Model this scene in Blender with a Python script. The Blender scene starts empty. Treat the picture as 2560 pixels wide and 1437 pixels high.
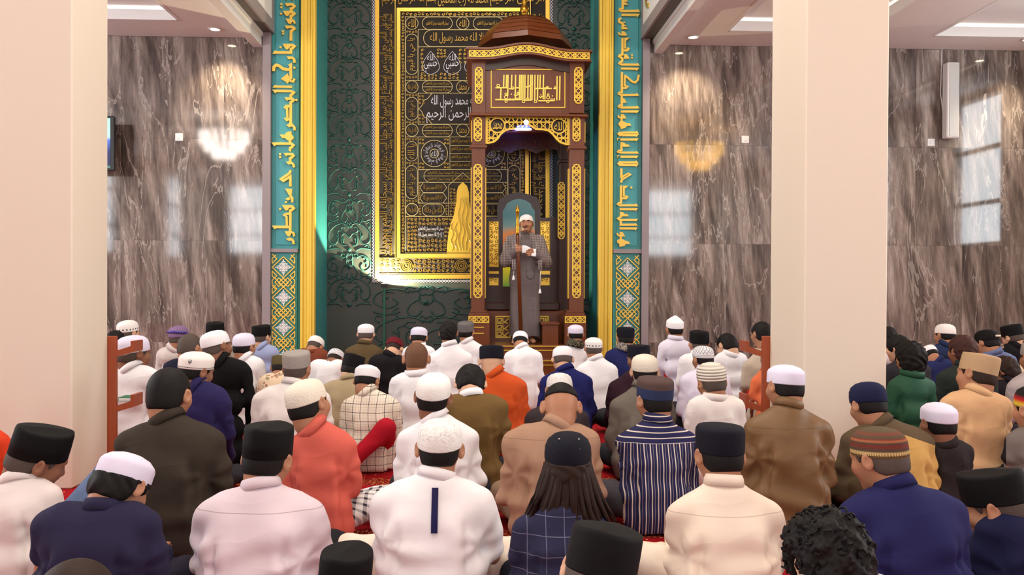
import bpy, math, random
import numpy as np
from mathutils import Matrix, Vector
random.seed(7)
SC = bpy.context.scene
COL = SC.collection
PI = math.pi

# ---------------------------------------------------------------- camera
FPX, CX, CY = 2150.0, 1280.0, 718.5
CAMZ = 1.25
def _rot(y, p, r):
    cy, sy, cp, sp, cr, sr = math.cos(y), math.sin(y), math.cos(p), math.sin(p), math.cos(r), math.sin(r)
    B = np.array([[1, 0, 0], [0, 0, -1], [0, 1, 0]], float)
    Ry = np.array([[cy, 0, -sy], [0, 1, 0], [sy, 0, cy]])
    Rp = np.array([[1, 0, 0], [0, cp, sp], [0, -sp, cp]])
    Rr = np.array([[cr, -sr, 0], [sr, cr, 0], [0, 0, 1]])
    return Rr @ Rp @ Ry @ B
CM = _rot(0.0423, -0.0081, 0.00483)
def at(px, py, Y):
    """the point of the place at depth Y that a photograph pixel shows"""
    d = CM.T @ np.array([(px - CX) / FPX, (py - CY) / FPX, 1.0])
    t = Y / d[1]
    return np.array([d[0] * t, Y, CAMZ + d[2] * t])
def PX(Y):
    return Y / FPX            # metres per pixel at depth Y
cam = bpy.data.cameras.new('camera'); cam.sensor_width = 36.0; cam.lens = FPX / 2560.0 * 36.0
cam.clip_start = 0.05
camo = bpy.data.objects.new('camera', cam); COL.objects.link(camo)
m = Matrix.Identity(4)
for i in range(3):
    m[i][0] = CM[0][i]; m[i][1] = -CM[1][i]; m[i][2] = -CM[2][i]
m[2][3] = CAMZ
camo.matrix_world = m
SC.camera = camo

# ---------------------------------------------------------------- world, exposure, large lights
SC.view_settings.view_transform = 'Standard'; SC.view_settings.look = 'None'
SC.view_settings.exposure = -0.15; SC.view_settings.gamma = 1.0
SC.view_settings.use_curve_mapping = False
SC.cycles.max_bounces = 5; SC.cycles.diffuse_bounces = 3; SC.cycles.glossy_bounces = 2
SC.cycles.transmission_bounces = 2; SC.cycles.transparent_max_bounces = 6
SC.cycles.caustics_reflective = False; SC.cycles.caustics_refractive = False
SC.cycles.sample_clamp_indirect = 4.0
w = bpy.data.worlds.new('world'); SC.world = w; w.use_nodes = True
w.node_tree.nodes['Background'].inputs[0].default_value = (0.86, 0.93, 1.0, 1)
w.node_tree.nodes['Background'].inputs[1].default_value = 1.2

def hexc(r, g=None, b=None):
    if g is None: r, g, b = r
    f = lambda c: (c / 255 / 12.92) if c <= 10.3 else ((c / 255 + 0.055) / 1.055) ** 2.4
    return (f(r), f(g), f(b), 1.0)
def area(name, loc, rot, sx, sy, power, col=(1, 1, 1), spread=PI):
    l = bpy.data.lights.new(name, 'AREA'); l.shape = 'RECTANGLE'; l.size = sx; l.size_y = sy
    l.energy = power; l.color = col; l.spread = spread
    o = bpy.data.objects.new(name, l); COL.objects.link(o); o.location = loc; o.rotation_euler = rot
    return o
YW, YB, ZC, ZN = 11.5, 12.35, 4.53, 6.6        # marble wall, niche back wall, aisle ceiling, nave ceiling
XL, XR, YR = -9.0, 8.3, -7.0
WARM = (1.0, 0.92, 0.83)
DAY = (0.90, 0.96, 1.0)
# nave ceiling panels (lamps of the tall middle nave), daylight of the rear and right side windows
for i, y in enumerate((-2.5, 1.5, 5.2, 8.6)):
    area('nave_panel_light.%d' % i, (-0.2, y, ZN - 0.08), (0, 0, 0), 2.6, 1.6, (150, 150, 150, 120)[i], WARM)
REARW = [(-7.6, 1.9), (-2.0, 2.3), (2.4, 2.3), (6.7, 1.9)]
for i, (x, w_) in enumerate(REARW):
    area('rear_window_daylight.%d' % i, (x, YR - 0.3, 3.3), (PI / 2, 0, 0), w_, 2.4, 150, DAY)
SIDEW = [(1.5, 1.7, 260), (5.0, 1.7, 260), (8.9, 1.6, 130)]
for i, (y, w_, p) in enumerate(SIDEW):
    area('side_window_daylight.%d' % i, (XR + 0.3, y, 3.0), (PI / 2, 0, PI / 2), w_, 2.7, p, DAY)
LEFT_ADDED = [(-3.5, 1.8, 110), (1.5, 1.8, 140), (5.5, 1.8, 330), (8.7, 1.8, 220)]  # left openings added to fill the column sides; no windows known there
for i, (y, w_, p) in enumerate(LEFT_ADDED):
    area('left_added_fill.%d' % i, (XL - 0.3, y, 3.0), (PI / 2, 0, -PI / 2), w_, 2.7, p, DAY)

# ---------------------------------------------------------------- object helpers
def tag(o, label=None, cat=None, group=None, kind=None):
    if label: o['label'] = label
    if cat: o['category'] = cat
    if group: o['group'] = group
    if kind: o['kind'] = kind
    return o
def empty(name, loc, label=None, cat=None, group=None):
    o = bpy.data.objects.new(name, None); COL.objects.link(o); o.location = loc
    o.empty_display_size = 0.1
    return tag(o, label, cat, group)
def mesh(name, verts, faces, smooth=False):
    me = bpy.data.meshes.new(name)
    v = np.asarray(verts, np.float32).reshape(-1, 3)
    me.vertices.add(len(v)); me.vertices.foreach_set('co', v.ravel())
    if isinstance(faces, np.ndarray):
        n = faces.shape[1]; idx = faces.ravel().astype(np.int32); tot = np.full(len(faces), n, np.int32)
    else:
        tot = np.array([len(f) for f in faces], np.int32)
        idx = np.array([i for f in faces for i in f], np.int32)
    me.loops.add(len(idx)); me.loops.foreach_set('vertex_index', idx)
    me.polygons.add(len(tot))
    st = np.zeros(len(tot), np.int32)
    if len(tot): st[1:] = np.cumsum(tot)[:-1]
    me.polygons.foreach_set('loop_start', st)
    me.polygons.foreach_set('loop_total', tot)
    me.polygons.foreach_set('use_smooth', np.full(len(tot), bool(smooth)))
    me.update(calc_edges=True); me.validate()
    return me
def obj(name, verts, faces, mat, parent=None, smooth=False, rel=True):
    """one mesh object; world-space verts are stored relative to the parent chain's root"""
    v = np.asarray(verts, float).reshape(-1, 3)
    if parent is not None and rel:
        r = parent; off = np.zeros(3)
        while r is not None:
            off += np.array(r.location); r = r.parent
        v = v - off
    o = bpy.data.objects.new(name, mesh(name, v, faces, smooth)); COL.objects.link(o)
    if mat: o.data.materials.append(mat)
    if parent is not None: o.parent = parent
    return o
class MB:
    """collects shapes into one mesh"""
    def __init__(s): s.v = []; s.f = []
    def add(s, v, f):
        n = len(s.v); s.v += [tuple(float(c) for c in p) for p in v]; s.f += [tuple(i + n for i in q) for q in f]; return s
    def box(s, x0, x1, y0, y1, z0, z1, b=0.0):
        if b <= 0:
            v = [(x, y, z) for z in (z0, z1) for y in (y0, y1) for x in (x0, x1)]
            f = [(0, 2, 3, 1), (4, 5, 7, 6), (0, 1, 5, 4), (2, 6, 7, 3), (0, 4, 6, 2), (1, 3, 7, 5)]
            return s.add(v, f)
        v = []; idx = {}
        b = min(b, (x1 - x0) * .45, (y1 - y0) * .45, (z1 - z0) * .45)
        X = (x0, x1); Y = (y0, y1); Z = (z0, z1)
        for i in (0, 1):
            for j in (0, 1):
                for k in (0, 1):
                    sx, sy, sz = (1 - 2 * i) * b, (1 - 2 * j) * b, (1 - 2 * k) * b
                    idx[i, j, k, 0] = len(v); v.append((X[i], Y[j] + sy, Z[k] + sz))
                    idx[i, j, k, 1] = len(v); v.append((X[i] + sx, Y[j], Z[k] + sz))
                    idx[i, j, k, 2] = len(v); v.append((X[i] + sx, Y[j] + sy, Z[k]))
        f = []
        for i in (0, 1):
            q = [idx[i, 0, 0, 0], idx[i, 1, 0, 0], idx[i, 1, 1, 0], idx[i, 0, 1, 0]]; f.append(tuple(q if i else q[::-1]))
            q = [idx[0, i, 0, 1], idx[1, i, 0, 1], idx[1, i, 1, 1], idx[0, i, 1, 1]]; f.append(tuple(q[::-1] if i else q))
            q = [idx[0, 0, i, 2], idx[1, 0, i, 2], idx[1, 1, i, 2], idx[0, 1, i, 2]]; f.append(tuple(q if i else q[::-1]))
            for j in (0, 1):
                f.append((idx[i, j, 0, 0], idx[i, j, 1, 0], idx[i, j, 1, 1], idx[i, j, 0, 1]))
                f.append((idx[i, 0, j, 0], idx[i, 1, j, 0], idx[i, 1, j, 2], idx[i, 0, j, 2]))
                f.append((idx[0, i, j, 1], idx[1, i, j, 1], idx[1, i, j, 2], idx[0, i, j, 2]))
                for k in (0, 1): f.append((idx[i, j, k, 0], idx[i, j, k, 1], idx[i, j, k, 2]))
        return s.add(v, f)
    def tube(s, pts, r, n=8, cap=True):
        pts = [Vector(p) for p in pts]; rs = r if isinstance(r, (list, tuple)) else [r] * len(pts)
        v = []; f = []
        up = Vector((0, 0, 1))
        for i, p in enumerate(pts):
            d = (pts[min(i + 1, len(pts) - 1)] - pts[max(i - 1, 0)]).normalized()
            a = d.cross(up if abs(d.z) < .9 else Vector((1, 0, 0))).normalized(); c = d.cross(a)
            for k in range(n):
                t = 2 * PI * k / n; v.append(p + (a * math.cos(t) + c * math.sin(t)) * rs[i])
        for i in range(len(pts) - 1):
            for k in range(n):
                f.append((i * n + k, i * n + (k + 1) % n, (i + 1) * n + (k + 1) % n, (i + 1) * n + k))
        if cap:
            f.append(tuple(range(n))[::-1]); f.append(tuple(range((len(pts) - 1) * n, len(pts) * n)))
        return s.add(v, f)
    def lathe(s, prof, c=(0, 0, 0), n=24, ex=1.0, ey=1.0):
        v = []; f = []
        for r, z in prof:
            for k in range(n):
                t = 2 * PI * k / n; v.append((c[0] + r * ex * math.cos(t), c[1] + r * ey * math.sin(t), c[2] + z))
        for i in range(len(prof) - 1):
            for k in range(n):
                f.append((i * n + k, i * n + (k + 1) % n, (i + 1) * n + (k + 1) % n, (i + 1) * n + k))
        if prof[0][0] > 1e-6: f.append(tuple(range(n))[::-1])
        if prof[-1][0] > 1e-6: f.append(tuple(range((len(prof) - 1) * n, len(prof) * n)))
        return s.add(v, f)
    def build(s, name, mat, parent=None, smooth=False):
        return obj(name, s.v, s.f, mat, parent, smooth)

# ---- flat patterns drawn in photograph-like plane coordinates (u right, v down), given thickness
class Flat:
    """ribbons, polygons and letters lying on the wall plane Y=Yp, raised towards the hall by d metres"""
    def __init__(s, Yp, d=0.02, base=0.0):
        s.Y = Yp; s.d = d; s.b = base; s.v = []; s.f = []
    def _p(s, u, v, h):
        p = at(u, v, s.Y); return (p[0], s.Y - s.b - h, p[2])
    def ribbon(s, pts, w, closed=False, ridge=False, d=None):
        d = s.d if d is None else d
        s.k = (getattr(s, 'k', 0) + 1) % 23; d = d + .00011 * s.k
        P = [np.array(p, float) for p in pts]
        if closed: P = P + [P[0]]
        n = len(P); L = []; R = []
        for i in range(n):
            if closed and i in (0, n - 1): a = P[0] - P[n - 2]; b = P[1] - P[0]
            else:
                a = P[i] - P[i - 1] if i else P[1] - P[0]; b = P[i + 1] - P[i] if i < n - 1 else P[i] - P[i - 1]
            a = a / (np.hypot(*a) + 1e-9); b = b / (np.hypot(*b) + 1e-9)
            t = a + b; l = np.hypot(*t)
            t = t / l if l > 1e-3 else a
            nn = np.array([-t[1], t[0]]); k = 1 / max(.45, abs(float(nn @ np.array([-a[1], a[0]]))))
            ww = w[i] if isinstance(w, (list, tuple)) else w
            L.append(P[i] + nn * ww / 2 * k); R.append(P[i] - nn * ww / 2 * k)
        b0 = len(s.v); q = 5 if ridge else 4
        for i in range(n):
            s.v.append(s._p(*L[i], 0)); 
            if ridge:
                s.v.append(s._p(*(P[i] * .45 + L[i] * .55), d * .75)); s.v.append(s._p(*P[i], d)); s.v.append(s._p(*(P[i] * .45 + R[i] * .55), d * .75))
            else:
                s.v.append(s._p(*L[i], d)); s.v.append(s._p(*R[i], d))
            s.v.append(s._p(*R[i], 0))
        for i in range(n - 1):
            for k in range(q - 1):
                a = b0 + i * q + k; s.f.append((a, a + 1, a + q + 1, a + q))
        if not closed:
            s.f.append(tuple(b0 + k for k in range(q))[::-1]); s.f.append(tuple(b0 + (n - 1) * q + k for k in range(q)))
        return s
    def poly(s, pts, d=None):
        d = s.d if d is None else d
        s.k = (getattr(s, 'k', 0) + 1) % 23; d = d + .00011 * s.k + .00005
        b0 = len(s.v); n = len(pts)
        for p in pts: s.v.append(s._p(p[0], p[1], d))
        for p in pts: s.v.append(s._p(p[0], p[1], 0))
        s.f.append(tuple(range(b0, b0 + n)))
        for i in range(n):
            j = (i + 1) % n; s.f.append((b0 + i, b0 + n + i, b0 + n + j, b0 + j))
        return s
    def dot(s, u, v, r, n=8, d=None):
        return s.poly([(u + r * math.cos(2 * PI * k / n + PI / n), v + r * math.sin(2 * PI * k / n + PI / n)) for k in range(n)], d)
    def ring(s, u, v, r, w, n=32, ry=None, ridge=False):
        ry = ry or r
        return s.ribbon([(u + r * math.cos(2 * PI * k / n), v + ry * math.sin(2 * PI * k / n)) for k in range(n)], w, True, ridge)
    def rect(s, x0, y0, x1, y1, w):
        return s.ribbon([(x0, y0), (x1, y0), (x1, y1), (x0, y1)], w, True)
    def pill(s, x0, y0, x1, y1, w):
        r = min(x1 - x0, y1 - y0) / 2; pts = []
        if x1 - x0 > y1 - y0:
            for k in range(13): a = -PI / 2 + PI * k / 12; pts.append((x1 - r + r * math.cos(a), (y0 + y1) / 2 + r * math.sin(a)))
            for k in range(13): a = PI / 2 + PI * k / 12; pts.append((x0 + r + r * math.cos(a), (y0 + y1) / 2 + r * math.sin(a)))
        else:
            for k in range(13): a = PI * k / 12; pts.append(((x0 + x1) / 2 + r * math.cos(a), y1 - r + r * math.sin(a)))
            for k in range(13): a = PI + PI * k / 12; pts.append(((x0 + x1) / 2 + r * math.cos(a), y0 + r + r * math.sin(a)))
        return s.ribbon(pts, w, True)
    def text(s, txt, x0, y0, x1, y1, rot=0, d=None):
        """fit Arabic writing into a box; rot 1 turns it to read downwards, -1 upwards"""
        d = s.d if d is None else d
        V, Fc = glyphs(txt)
        b0 = len(s.v)
        for a, b, h in V:
            if rot == 0: u, v = x0 + a * (x1 - x0), y1 - b * (y1 - y0)
            elif rot == 1: u, v = x0 + (1 - b) * (x1 - x0), y1 - a * (y1 - y0)
            else: u, v = x0 + b * (x1 - x0), y0 + a * (y1 - y0)
            s.v.append(s._p(u, v, d if h > 0 else 0))
        s.f += [tuple(b0 + i for i in f) for f in Fc]
        return s
    def build(s, name, mat, parent=None, smooth=False):
        return obj(name, s.v, s.f, mat, parent, smooth)

# Arabic shaping for the built-in font: presentation forms, laid out right to left
_AR = {}
def _load_forms():
    two = {0x627: 0xFE8D, 0x622: 0xFE81, 0x623: 0xFE83, 0x625: 0xFE87, 0x62F: 0xFEA9, 0x630: 0xFEAB, 0x631: 0xFEAD, 0x632: 0xFEAF, 0x648: 0xFEED,
           0x624: 0xFE85, 0x629: 0xFE93, 0x649: 0xFEEF}
    for k, v in two.items(): _AR[chr(k)] = (chr(v), chr(v + 1), None, None)
    four = {0x628: 0xFE8F, 0x62A: 0xFE95, 0x62B: 0xFE99, 0x62C: 0xFE9D, 0x62D: 0xFEA1, 0x62E: 0xFEA5, 0x633: 0xFEB1, 0x634: 0xFEB5, 0x635: 0xFEB9,
            0x636: 0xFEBD, 0x637: 0xFEC1, 0x638: 0xFEC5, 0x639: 0xFEC9, 0x63A: 0xFECD, 0x641: 0xFED1, 0x642: 0xFED5, 0x643: 0xFED9, 0x644: 0xFEDD,
            0x645: 0xFEE1, 0x646: 0xFEE5, 0x647: 0xFEE9, 0x64A: 0xFEF1, 0x626: 0xFE89}
    for k, v in four.items(): _AR[chr(k)] = tuple(chr(v + i) for i in range(4))
_load_forms()
def shape(t):
    t = t.replace('\u0644\u0627', '\uE001').replace('\u0644\u0625', '\uE002').replace('\u0644\u0623', '\uE003')
    F = dict(_AR); F['\uE001'] = ('\uFEFB', '\uFEFC', None, None); F['\uE002'] = ('\uFEF9', '\uFEFA', None, None); F['\uE003'] = ('\uFEF7', '\uFEF8', None, None)
    out = []
    for i, c in enumerate(t):
        if c not in F: out.append(c); continue
        p = i > 0 and t[i - 1] in F and F[t[i - 1]][2] is not None
        n = i + 1 < len(t) and t[i + 1] in F
        iso, fin, ini, med = F[c]
        if p and n and med: out.append(med)
        elif p: out.append(fin)
        elif n and ini: out.append(ini)
        else: out.append(iso)
    return ''.join(out[::-1])
_GC = {}
def glyphs(txt):
    if txt in _GC: return _GC[txt]
    c = bpy.data.curves.new('writing', 'FONT'); c.body = shape(txt); c.size = 1; c.resolution_u = 2; c.extrude = 0.01
    o = bpy.data.objects.new('writing', c); COL.objects.link(o)
    dg = bpy.context.evaluated_depsgraph_get(); dg.update()
    me = o.evaluated_get(dg).to_mesh()
    V = np.array([v.co[:] for v in me.vertices]); Fc = [tuple(p.vertices) for p in me.polygons if p.normal.z > -0.5]
    o.evaluated_get(dg).to_mesh_clear()
    bpy.data.objects.remove(o); bpy.data.curves.remove(c)
    lo, hi = V.min(0), V.max(0)
    V[:, 0] = (V[:, 0] - lo[0]) / (hi[0] - lo[0]); V[:, 1] = (V[:, 1] - lo[1]) / (hi[1] - lo[1])
    _GC[txt] = (V.tolist(), Fc); return _GC[txt]

# ---------------------------------------------------------------- materials
class N:
    def __init__(s, name):
        s.m = bpy.data.materials.new(name); s.m.use_nodes = True; s.t = s.m.node_tree
        s.b = s.t.nodes['Principled BSDF']
        s.tc = None
    def node(s, t, **k):
        n = s.t.nodes.new(t)
        for a, b in k.items(): setattr(n, a, b)
        return n
    def put(s, sock, v):
        if hasattr(v, 'is_linked') or isinstance(v, bpy.types.NodeSocket): s.t.links.new(v, sock)
        else:
            try: sock.default_value = v
            except Exception: sock.default_value = (v, v, v)
    def obj(s):
        if s.tc is None: s.tc = s.node('ShaderNodeTexCoord')
        return s.tc.outputs['Object']
    def geo(s):
        return s.node('ShaderNodeNewGeometry').outputs['Position']
    def math(s, op, a, b=0.0, c=0.0):
        n = s.node('ShaderNodeMath', operation=op)
        s.put(n.inputs[0], a); s.put(n.inputs[1], b)
        if op in ('MULTIPLY_ADD', 'SMOOTH_MIN', 'WRAP', 'COMPARE'): s.put(n.inputs[2], c)
        return n.outputs[0]
    def sep(s, v):
        n = s.node('ShaderNodeSeparateXYZ'); s.put(n.inputs[0], v); return n.outputs
    def comb(s, x, y, z):
        n = s.node('ShaderNodeCombineXYZ'); s.put(n.inputs[0], x); s.put(n.inputs[1], y); s.put(n.inputs[2], z); return n.outputs[0]
    def scale(s, v, sc):
        n = s.node('ShaderNodeVectorMath', operation='MULTIPLY'); s.put(n.inputs[0], v); n.inputs[1].default_value = sc; return n.outputs[0]
    def noise(s, v, scale=5, detail=3, rough=.5, dist=0.0, w=None):
        n = s.node('ShaderNodeTexNoise'); 
        if w is not None: n.noise_dimensions = '4D'; s.put(n.inputs['W'], w)
        s.put(n.inputs['Vector'], v); n.inputs['Scale'].default_value = scale; n.inputs['Detail'].default_value = detail
        n.inputs['Roughness'].default_value = rough; n.inputs['Distortion'].default_value = dist; return n.outputs[0]
    def vor(s, v, scale=5, feat='F1', out='Distance', rnd=1.0):
        n = s.node('ShaderNodeTexVoronoi', feature=feat); s.put(n.inputs['Vector'], v); n.inputs['Scale'].default_value = scale
        n.inputs['Randomness'].default_value = rnd; return n.outputs[out]
    def ramp(s, f, stops):
        n = s.node('ShaderNodeValToRGB'); s.put(n.inputs[0], f); e = n.color_ramp.elements
        while len(e) < len(stops): e.new(.5)
        for i, (p, c) in enumerate(stops): e[i].position = p; e[i].color = c
        return n.outputs[0]
    def mix(s, f, a, b, mode='MIX'):
        n = s.node('ShaderNodeMix', data_type='RGBA', blend_type=mode); s.put(n.inputs[0], f); s.put(n.inputs[6], a); s.put(n.inputs[7], b); return n.outputs[2]
    def stripe(s, x, period, duty, phase=0.0):
        f = s.math('FRACT', s.math('MULTIPLY_ADD', x, 1.0 / period, phase)); return s.math('LESS_THAN', f, duty)
    def bump(s, h, strength=.3, dist=.01):
        n = s.node('ShaderNodeBump'); s.put(n.inputs['Height'], h); n.inputs['Strength'].default_value = strength; n.inputs['Distance'].default_value = dist
        s.t.links.new(n.outputs[0], s.b.inputs['Normal']); return s
    def set(s, col=None, rough=None, metal=None, spec=None, emit=None, es=0):
        if col is not None: s.put(s.b.inputs['Base Color'], col)
        if rough is not None: s.put(s.b.inputs['Roughness'], rough)
        if metal is not None: s.put(s.b.inputs['Metallic'], metal)
        if spec is not None: s.put(s.b.inputs['Specular IOR Level'], spec)
        if emit is not None: s.put(s.b.inputs['Emission Color'], emit); s.b.inputs['Emission Strength'].default_value = es
        return s
def plain(name, rgb, rough=.6, metal=0.0, spec=.5, nscale=None, nstr=.15):
    n = N(name); n.set(hexc(rgb), rough, metal, spec)
    if nscale: n.bump(n.noise(n.obj(), nscale, 4), nstr, .01)
    return n.m
M = {}
M['cream'] = plain('cream_paint', (238, 226, 206), .55, nscale=3, nstr=.03)
M['ceil'] = plain('ceiling_paint', (238, 234, 230), .7)
M['white'] = plain('white_paint', (240, 240, 238), .5)
M['greyframe'] = plain('grey_frame_paint', (150, 140, 143), .45)
M['darkgrey'] = plain('dark_grey_paint', (88, 80, 78), .5)
M['teal'] = plain('teal_paint', (60, 148, 150), .4)
M['teal2'] = plain('teal_panel_paint', (68, 158, 166), .45)
M['yellow'] = plain('yellow_gold_paint', (244, 212, 84), .35)
M['goldletter'] = plain('gold_letter', (246, 208, 92), .35, 0.15)
M['gold'] = plain('gold_metal', (232, 188, 78), .3, .7)
M['goldp'] = plain('gold_paint', (228, 188, 66), .35, .3)
M['silver'] = plain('silver_thread', (205, 205, 215), .4, .3)
M['goldthread'] = plain('gold_thread', (150, 120, 52), .34, .7)
M['goldpale'] = plain('pale_gold_thread', (188, 172, 116), .4, .35)
M['brass'] = plain('brass', (190, 140, 45), .25, .85)
M['black'] = plain('black_plastic', (18, 18, 20), .35)
M['iron'] = plain('green_painted_steel', (30, 98, 70), .4)
M['plastic'] = plain('white_plastic', (238, 238, 235), .3)
M['paper'] = plain('white_paper', (238, 238, 240), .8)
def dark_cloth():
    n = N('black_curtain_cloth'); n.set(hexc(46, 40, 34), .75)
    return n.m
M['kiswah'] = dark_cloth()
def relief_mat():
    n = N('dark_teal_relief_board')
    f = n.noise(n.geo(), 2.2, 4)
    n.set(n.mix(f, hexc(50, 70, 66), hexc(76, 72, 64)), .36); return n.m
M['relief'] = relief_mat()
M['ridge'] = plain('relief_highlight_teal', (40, 84, 78), .34)  # teal highlight along the carving, put into the ridge colour
def wood(name, c1, c2, rough=.28):
    n = N(name); g = n.noise(n.scale(n.geo(), (6, 6, .7)), 4, 5, .6, 1.2)
    n.set(n.mix(g, hexc(c1), hexc(c2)), rough); return n.m
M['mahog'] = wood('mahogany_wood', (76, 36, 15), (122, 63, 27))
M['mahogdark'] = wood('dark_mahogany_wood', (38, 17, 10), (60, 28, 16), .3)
M['redwood'] = wood('red_brown_veneer', (150, 66, 34), (172, 82, 46), .35)
def marble():
    n = N('brown_grey_marble_tile'); P = n.geo(); s = n.sep(P)
    tx = n.math('FLOOR', n.math('DIVIDE', s[0], 0.665)); tz = n.math('FLOOR', n.math('DIVIDE', n.math('SUBTRACT', s[2], 0.42), 1.335))
    h = n.math('FRACT', n.math('MULTIPLY', n.math('SINE', n.math('ADD', n.math('MULTIPLY', tx, 12.99), n.math('MULTIPLY', tz, 78.23))), 437.5))
    par = n.math('SUBTRACT', n.math('MULTIPLY', n.math('MODULO', n.math('ADD', tx, 100), 2), 2), 1)
    v = n.comb(n.math('MULTIPLY', n.math('MULTIPLY_ADD', s[2], .22, s[0]), 1.0), n.math('MULTIPLY', h, 3.0), n.math('MULTIPLY', s[2], .20))
    ww = n.math('MULTIPLY', n.math('FLOOR', n.math('MULTIPLY', h, 3)), 2.3)
    a = n.noise(v, 3.6, 8, .64, 1.6, ww)
    b = n.noise(n.scale(P, (1, 1, .10)), 24, 6, .72, .8)
    bands = n.noise(n.comb(n.math('MULTIPLY_ADD', s[2], .10, s[0]), h, n.math('MULTIPLY', s[2], .12)), 5.5, 2, .5, .6, ww)
    c = n.math('MULTIPLY_ADD', b, .30, n.math('MULTIPLY_ADD', bands, .46, n.math('MULTIPLY', a, .46)))
    col = n.ramp(c, [(.44, hexc(50, 44, 42)), (.54, hexc(84, 74, 70)), (.62, hexc(120, 108, 101)), (.70, hexc(154, 142, 134)), (.80, hexc(196, 186, 179))])
    # thin pale veins
    vv = n.noise(n.scale(P, (1.0, 1, .20)), 1.7, 5, .6, 1.2, ww)
    e = n.math('ABSOLUTE', n.math('SUBTRACT', vv, .5)); vein = n.math('LESS_THAN', e, .006)
    col = n.mix(n.math('MULTIPLY', vein, .38), col, hexc(206, 196, 188))
    fx = n.math('FRACT', n.math('DIVIDE', s[0], 0.665)); fz = n.math('FRACT', n.math('DIVIDE', n.math('SUBTRACT', s[2], 0.42), 1.335))
    j = n.math('MAXIMUM', n.math('LESS_THAN', fx, .006), n.math('LESS_THAN', fz, .003))
    col = n.mix(n.math('MULTIPLY', j, .6), col, hexc(60, 50, 46))
    n.set(col, .06, 0, .75); return n.m
M['marble'] = marble()
def carpet():
    n = N('red_patterned_carpet'); P = n.geo(); s = n.sep(P)
    base = n.mix(n.noise(P, 60, 2), hexc(138, 12, 22), hexc(170, 22, 30))
    d = n.vor(n.scale(P, (1, 1, 0)), 17, rnd=.25); dots = n.math('LESS_THAN', d, .10)
    col = n.mix(dots, base, hexc(224, 168, 120))
    band = n.stripe(s[1], 1.12, .16, .30)
    orn = n.noise(n.scale(P, (1, 1, 0)), 70, 2); om = n.math('GREATER_THAN', orn, .58)
    bc = n.mix(om, hexc(120, 14, 18), hexc(214, 140, 74))
    col = n.mix(band, col, bc)
    n.set(col, .95, 0, .1); n.bump(n.noise(P, 240, 2), .5, .004); return n.m
M['carpet'] = carpet()
def knit(name, rgb, sc=160, st=.5, rough=.9):
    n = N(name); n.set(hexc(rgb), rough, 0, .2); n.bump(n.vor(n.obj(), sc), st, .003); return n.m
def emit(name, rgb, st):
    n = N(name); n.set(hexc(rgb), .5, emit=hexc(rgb), es=st); return n.m
M['lamp'] = emit('lamp_glow', (255, 236, 205), 22)
def glass():
    n = N('window_glass'); t = n.t
    g = n.node('ShaderNodeBsdfGlossy'); g.inputs['Roughness'].default_value = .02
    tr = n.node('ShaderNodeBsdfTransparent'); mx = n.node('ShaderNodeMixShader'); mx.inputs[0].default_value = .06
    t.links.new(tr.outputs[0], mx.inputs[1]); t.links.new(g.outputs[0], mx.inputs[2])
    t.links.new(mx.outputs[0], t.nodes['Material Output'].inputs[0]); return n.m
M['glass'] = glass()
# ================================================================ the hall
def struct(o): o['kind'] = 'structure'; return o
def wx(px, Y=YW, py=400): return at(px, py, Y)[0]
def wz(px, py, Y=YW): return at(px, py, Y)[2]
def onz(px, py, z):
    d = CM.T @ np.array([(px - CX) / FPX, (py - CY) / FPX, 1.0]); t = (z - CAMZ) / d[2]
    return np.array([d[0] * t, d[1] * t, z])
struct(MB().box(XL, XR, YR, 13.0, -.1, 0).build('floor', M['carpet']))
ZC = float((wz(450, 90) + wz(1900, 117)) / 2)
nl, nr = wx(790), wx(1495)                       # niche opening
fl, fr = wx(661), wx(1619)                       # outer edges of the grey frame
struct(MB().box(XL, fl + .02, YW, YW + .2, 0, ZC + .4).build('wall_front_left', M['marble']))
struct(MB().box(fr - .02, XR, YW, YW + .2, 0, ZC + .4).build('wall_front_right', M['marble']))
# the niche behind the pulpit
struct(MB().box(nl - .5, nr + .5, YB + .02, YB + .2, 0, ZN).build('wall_niche', M['relief']))
struct(MB().box(nl - .05, nl - .001, YW + .01, YB + .05, 0, ZN).build('wall_niche_left', M['teal']))
struct(MB().box(nr + .001, nr + .05, YW + .01, YB + .05, 0, ZN).build('wall_niche_right', M['teal']))
struct(MB().box(fl, nl - .05, YW + .01, YW + .2, 0, ZN).box(nr + .05, fr, YW + .01, YW + .2, 0, ZN).build('wall_front', M['teal']))
# walls with windows
def wall_windows(name, fixed, axis, a0, a1, wins, zlo, zhi, mat, H):
    b = MB()
    def bx(p, q, z0, z1):
        if axis == 'x': b.box(p, q, fixed - .2, fixed, z0, z1)
        else: b.box(fixed[0], fixed[1], p, q, z0, z1)
    cur = a0
    for c, wd in sorted(wins):
        bx(cur, c - wd / 2, 0, H); bx(c - wd / 2, c + wd / 2, 0, zlo); bx(c - wd / 2, c + wd / 2, zhi, H); cur = c + wd / 2
    bx(cur, a1, 0, H)
    return struct(b.build(name, mat))
wn = [0]
def window(axis, fixed, c, wd, zlo, zhi):
    wn[0] += 1
    f = MB(); p = MB()
    def bx(b, u0, u1, z0, z1, t):
        if axis == 'x': b.box(u0, u1, fixed - t, fixed + t, z0, z1)
        else: b.box(fixed - t, fixed + t, u0, u1, z0, z1)
    for u in (c - wd / 2, c + wd / 2 - .07): bx(f, u, u + .07, zlo, zhi, .04)
    for k, z in enumerate((zlo, zlo + (zhi - zlo) * .27, zlo + (zhi - zlo) * .62, zhi - .07)): bx(f, c - wd / 2, c + wd / 2, z, z + .07, .04)
    bx(p, c - wd / 2 + .05, c + wd / 2 - .05, zlo + .05, zhi - .05, .004)
    o = struct(f.build('window_%d' % wn[0], M['darkgrey'])); p.build('window_pane', M['glass'], o)
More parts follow.
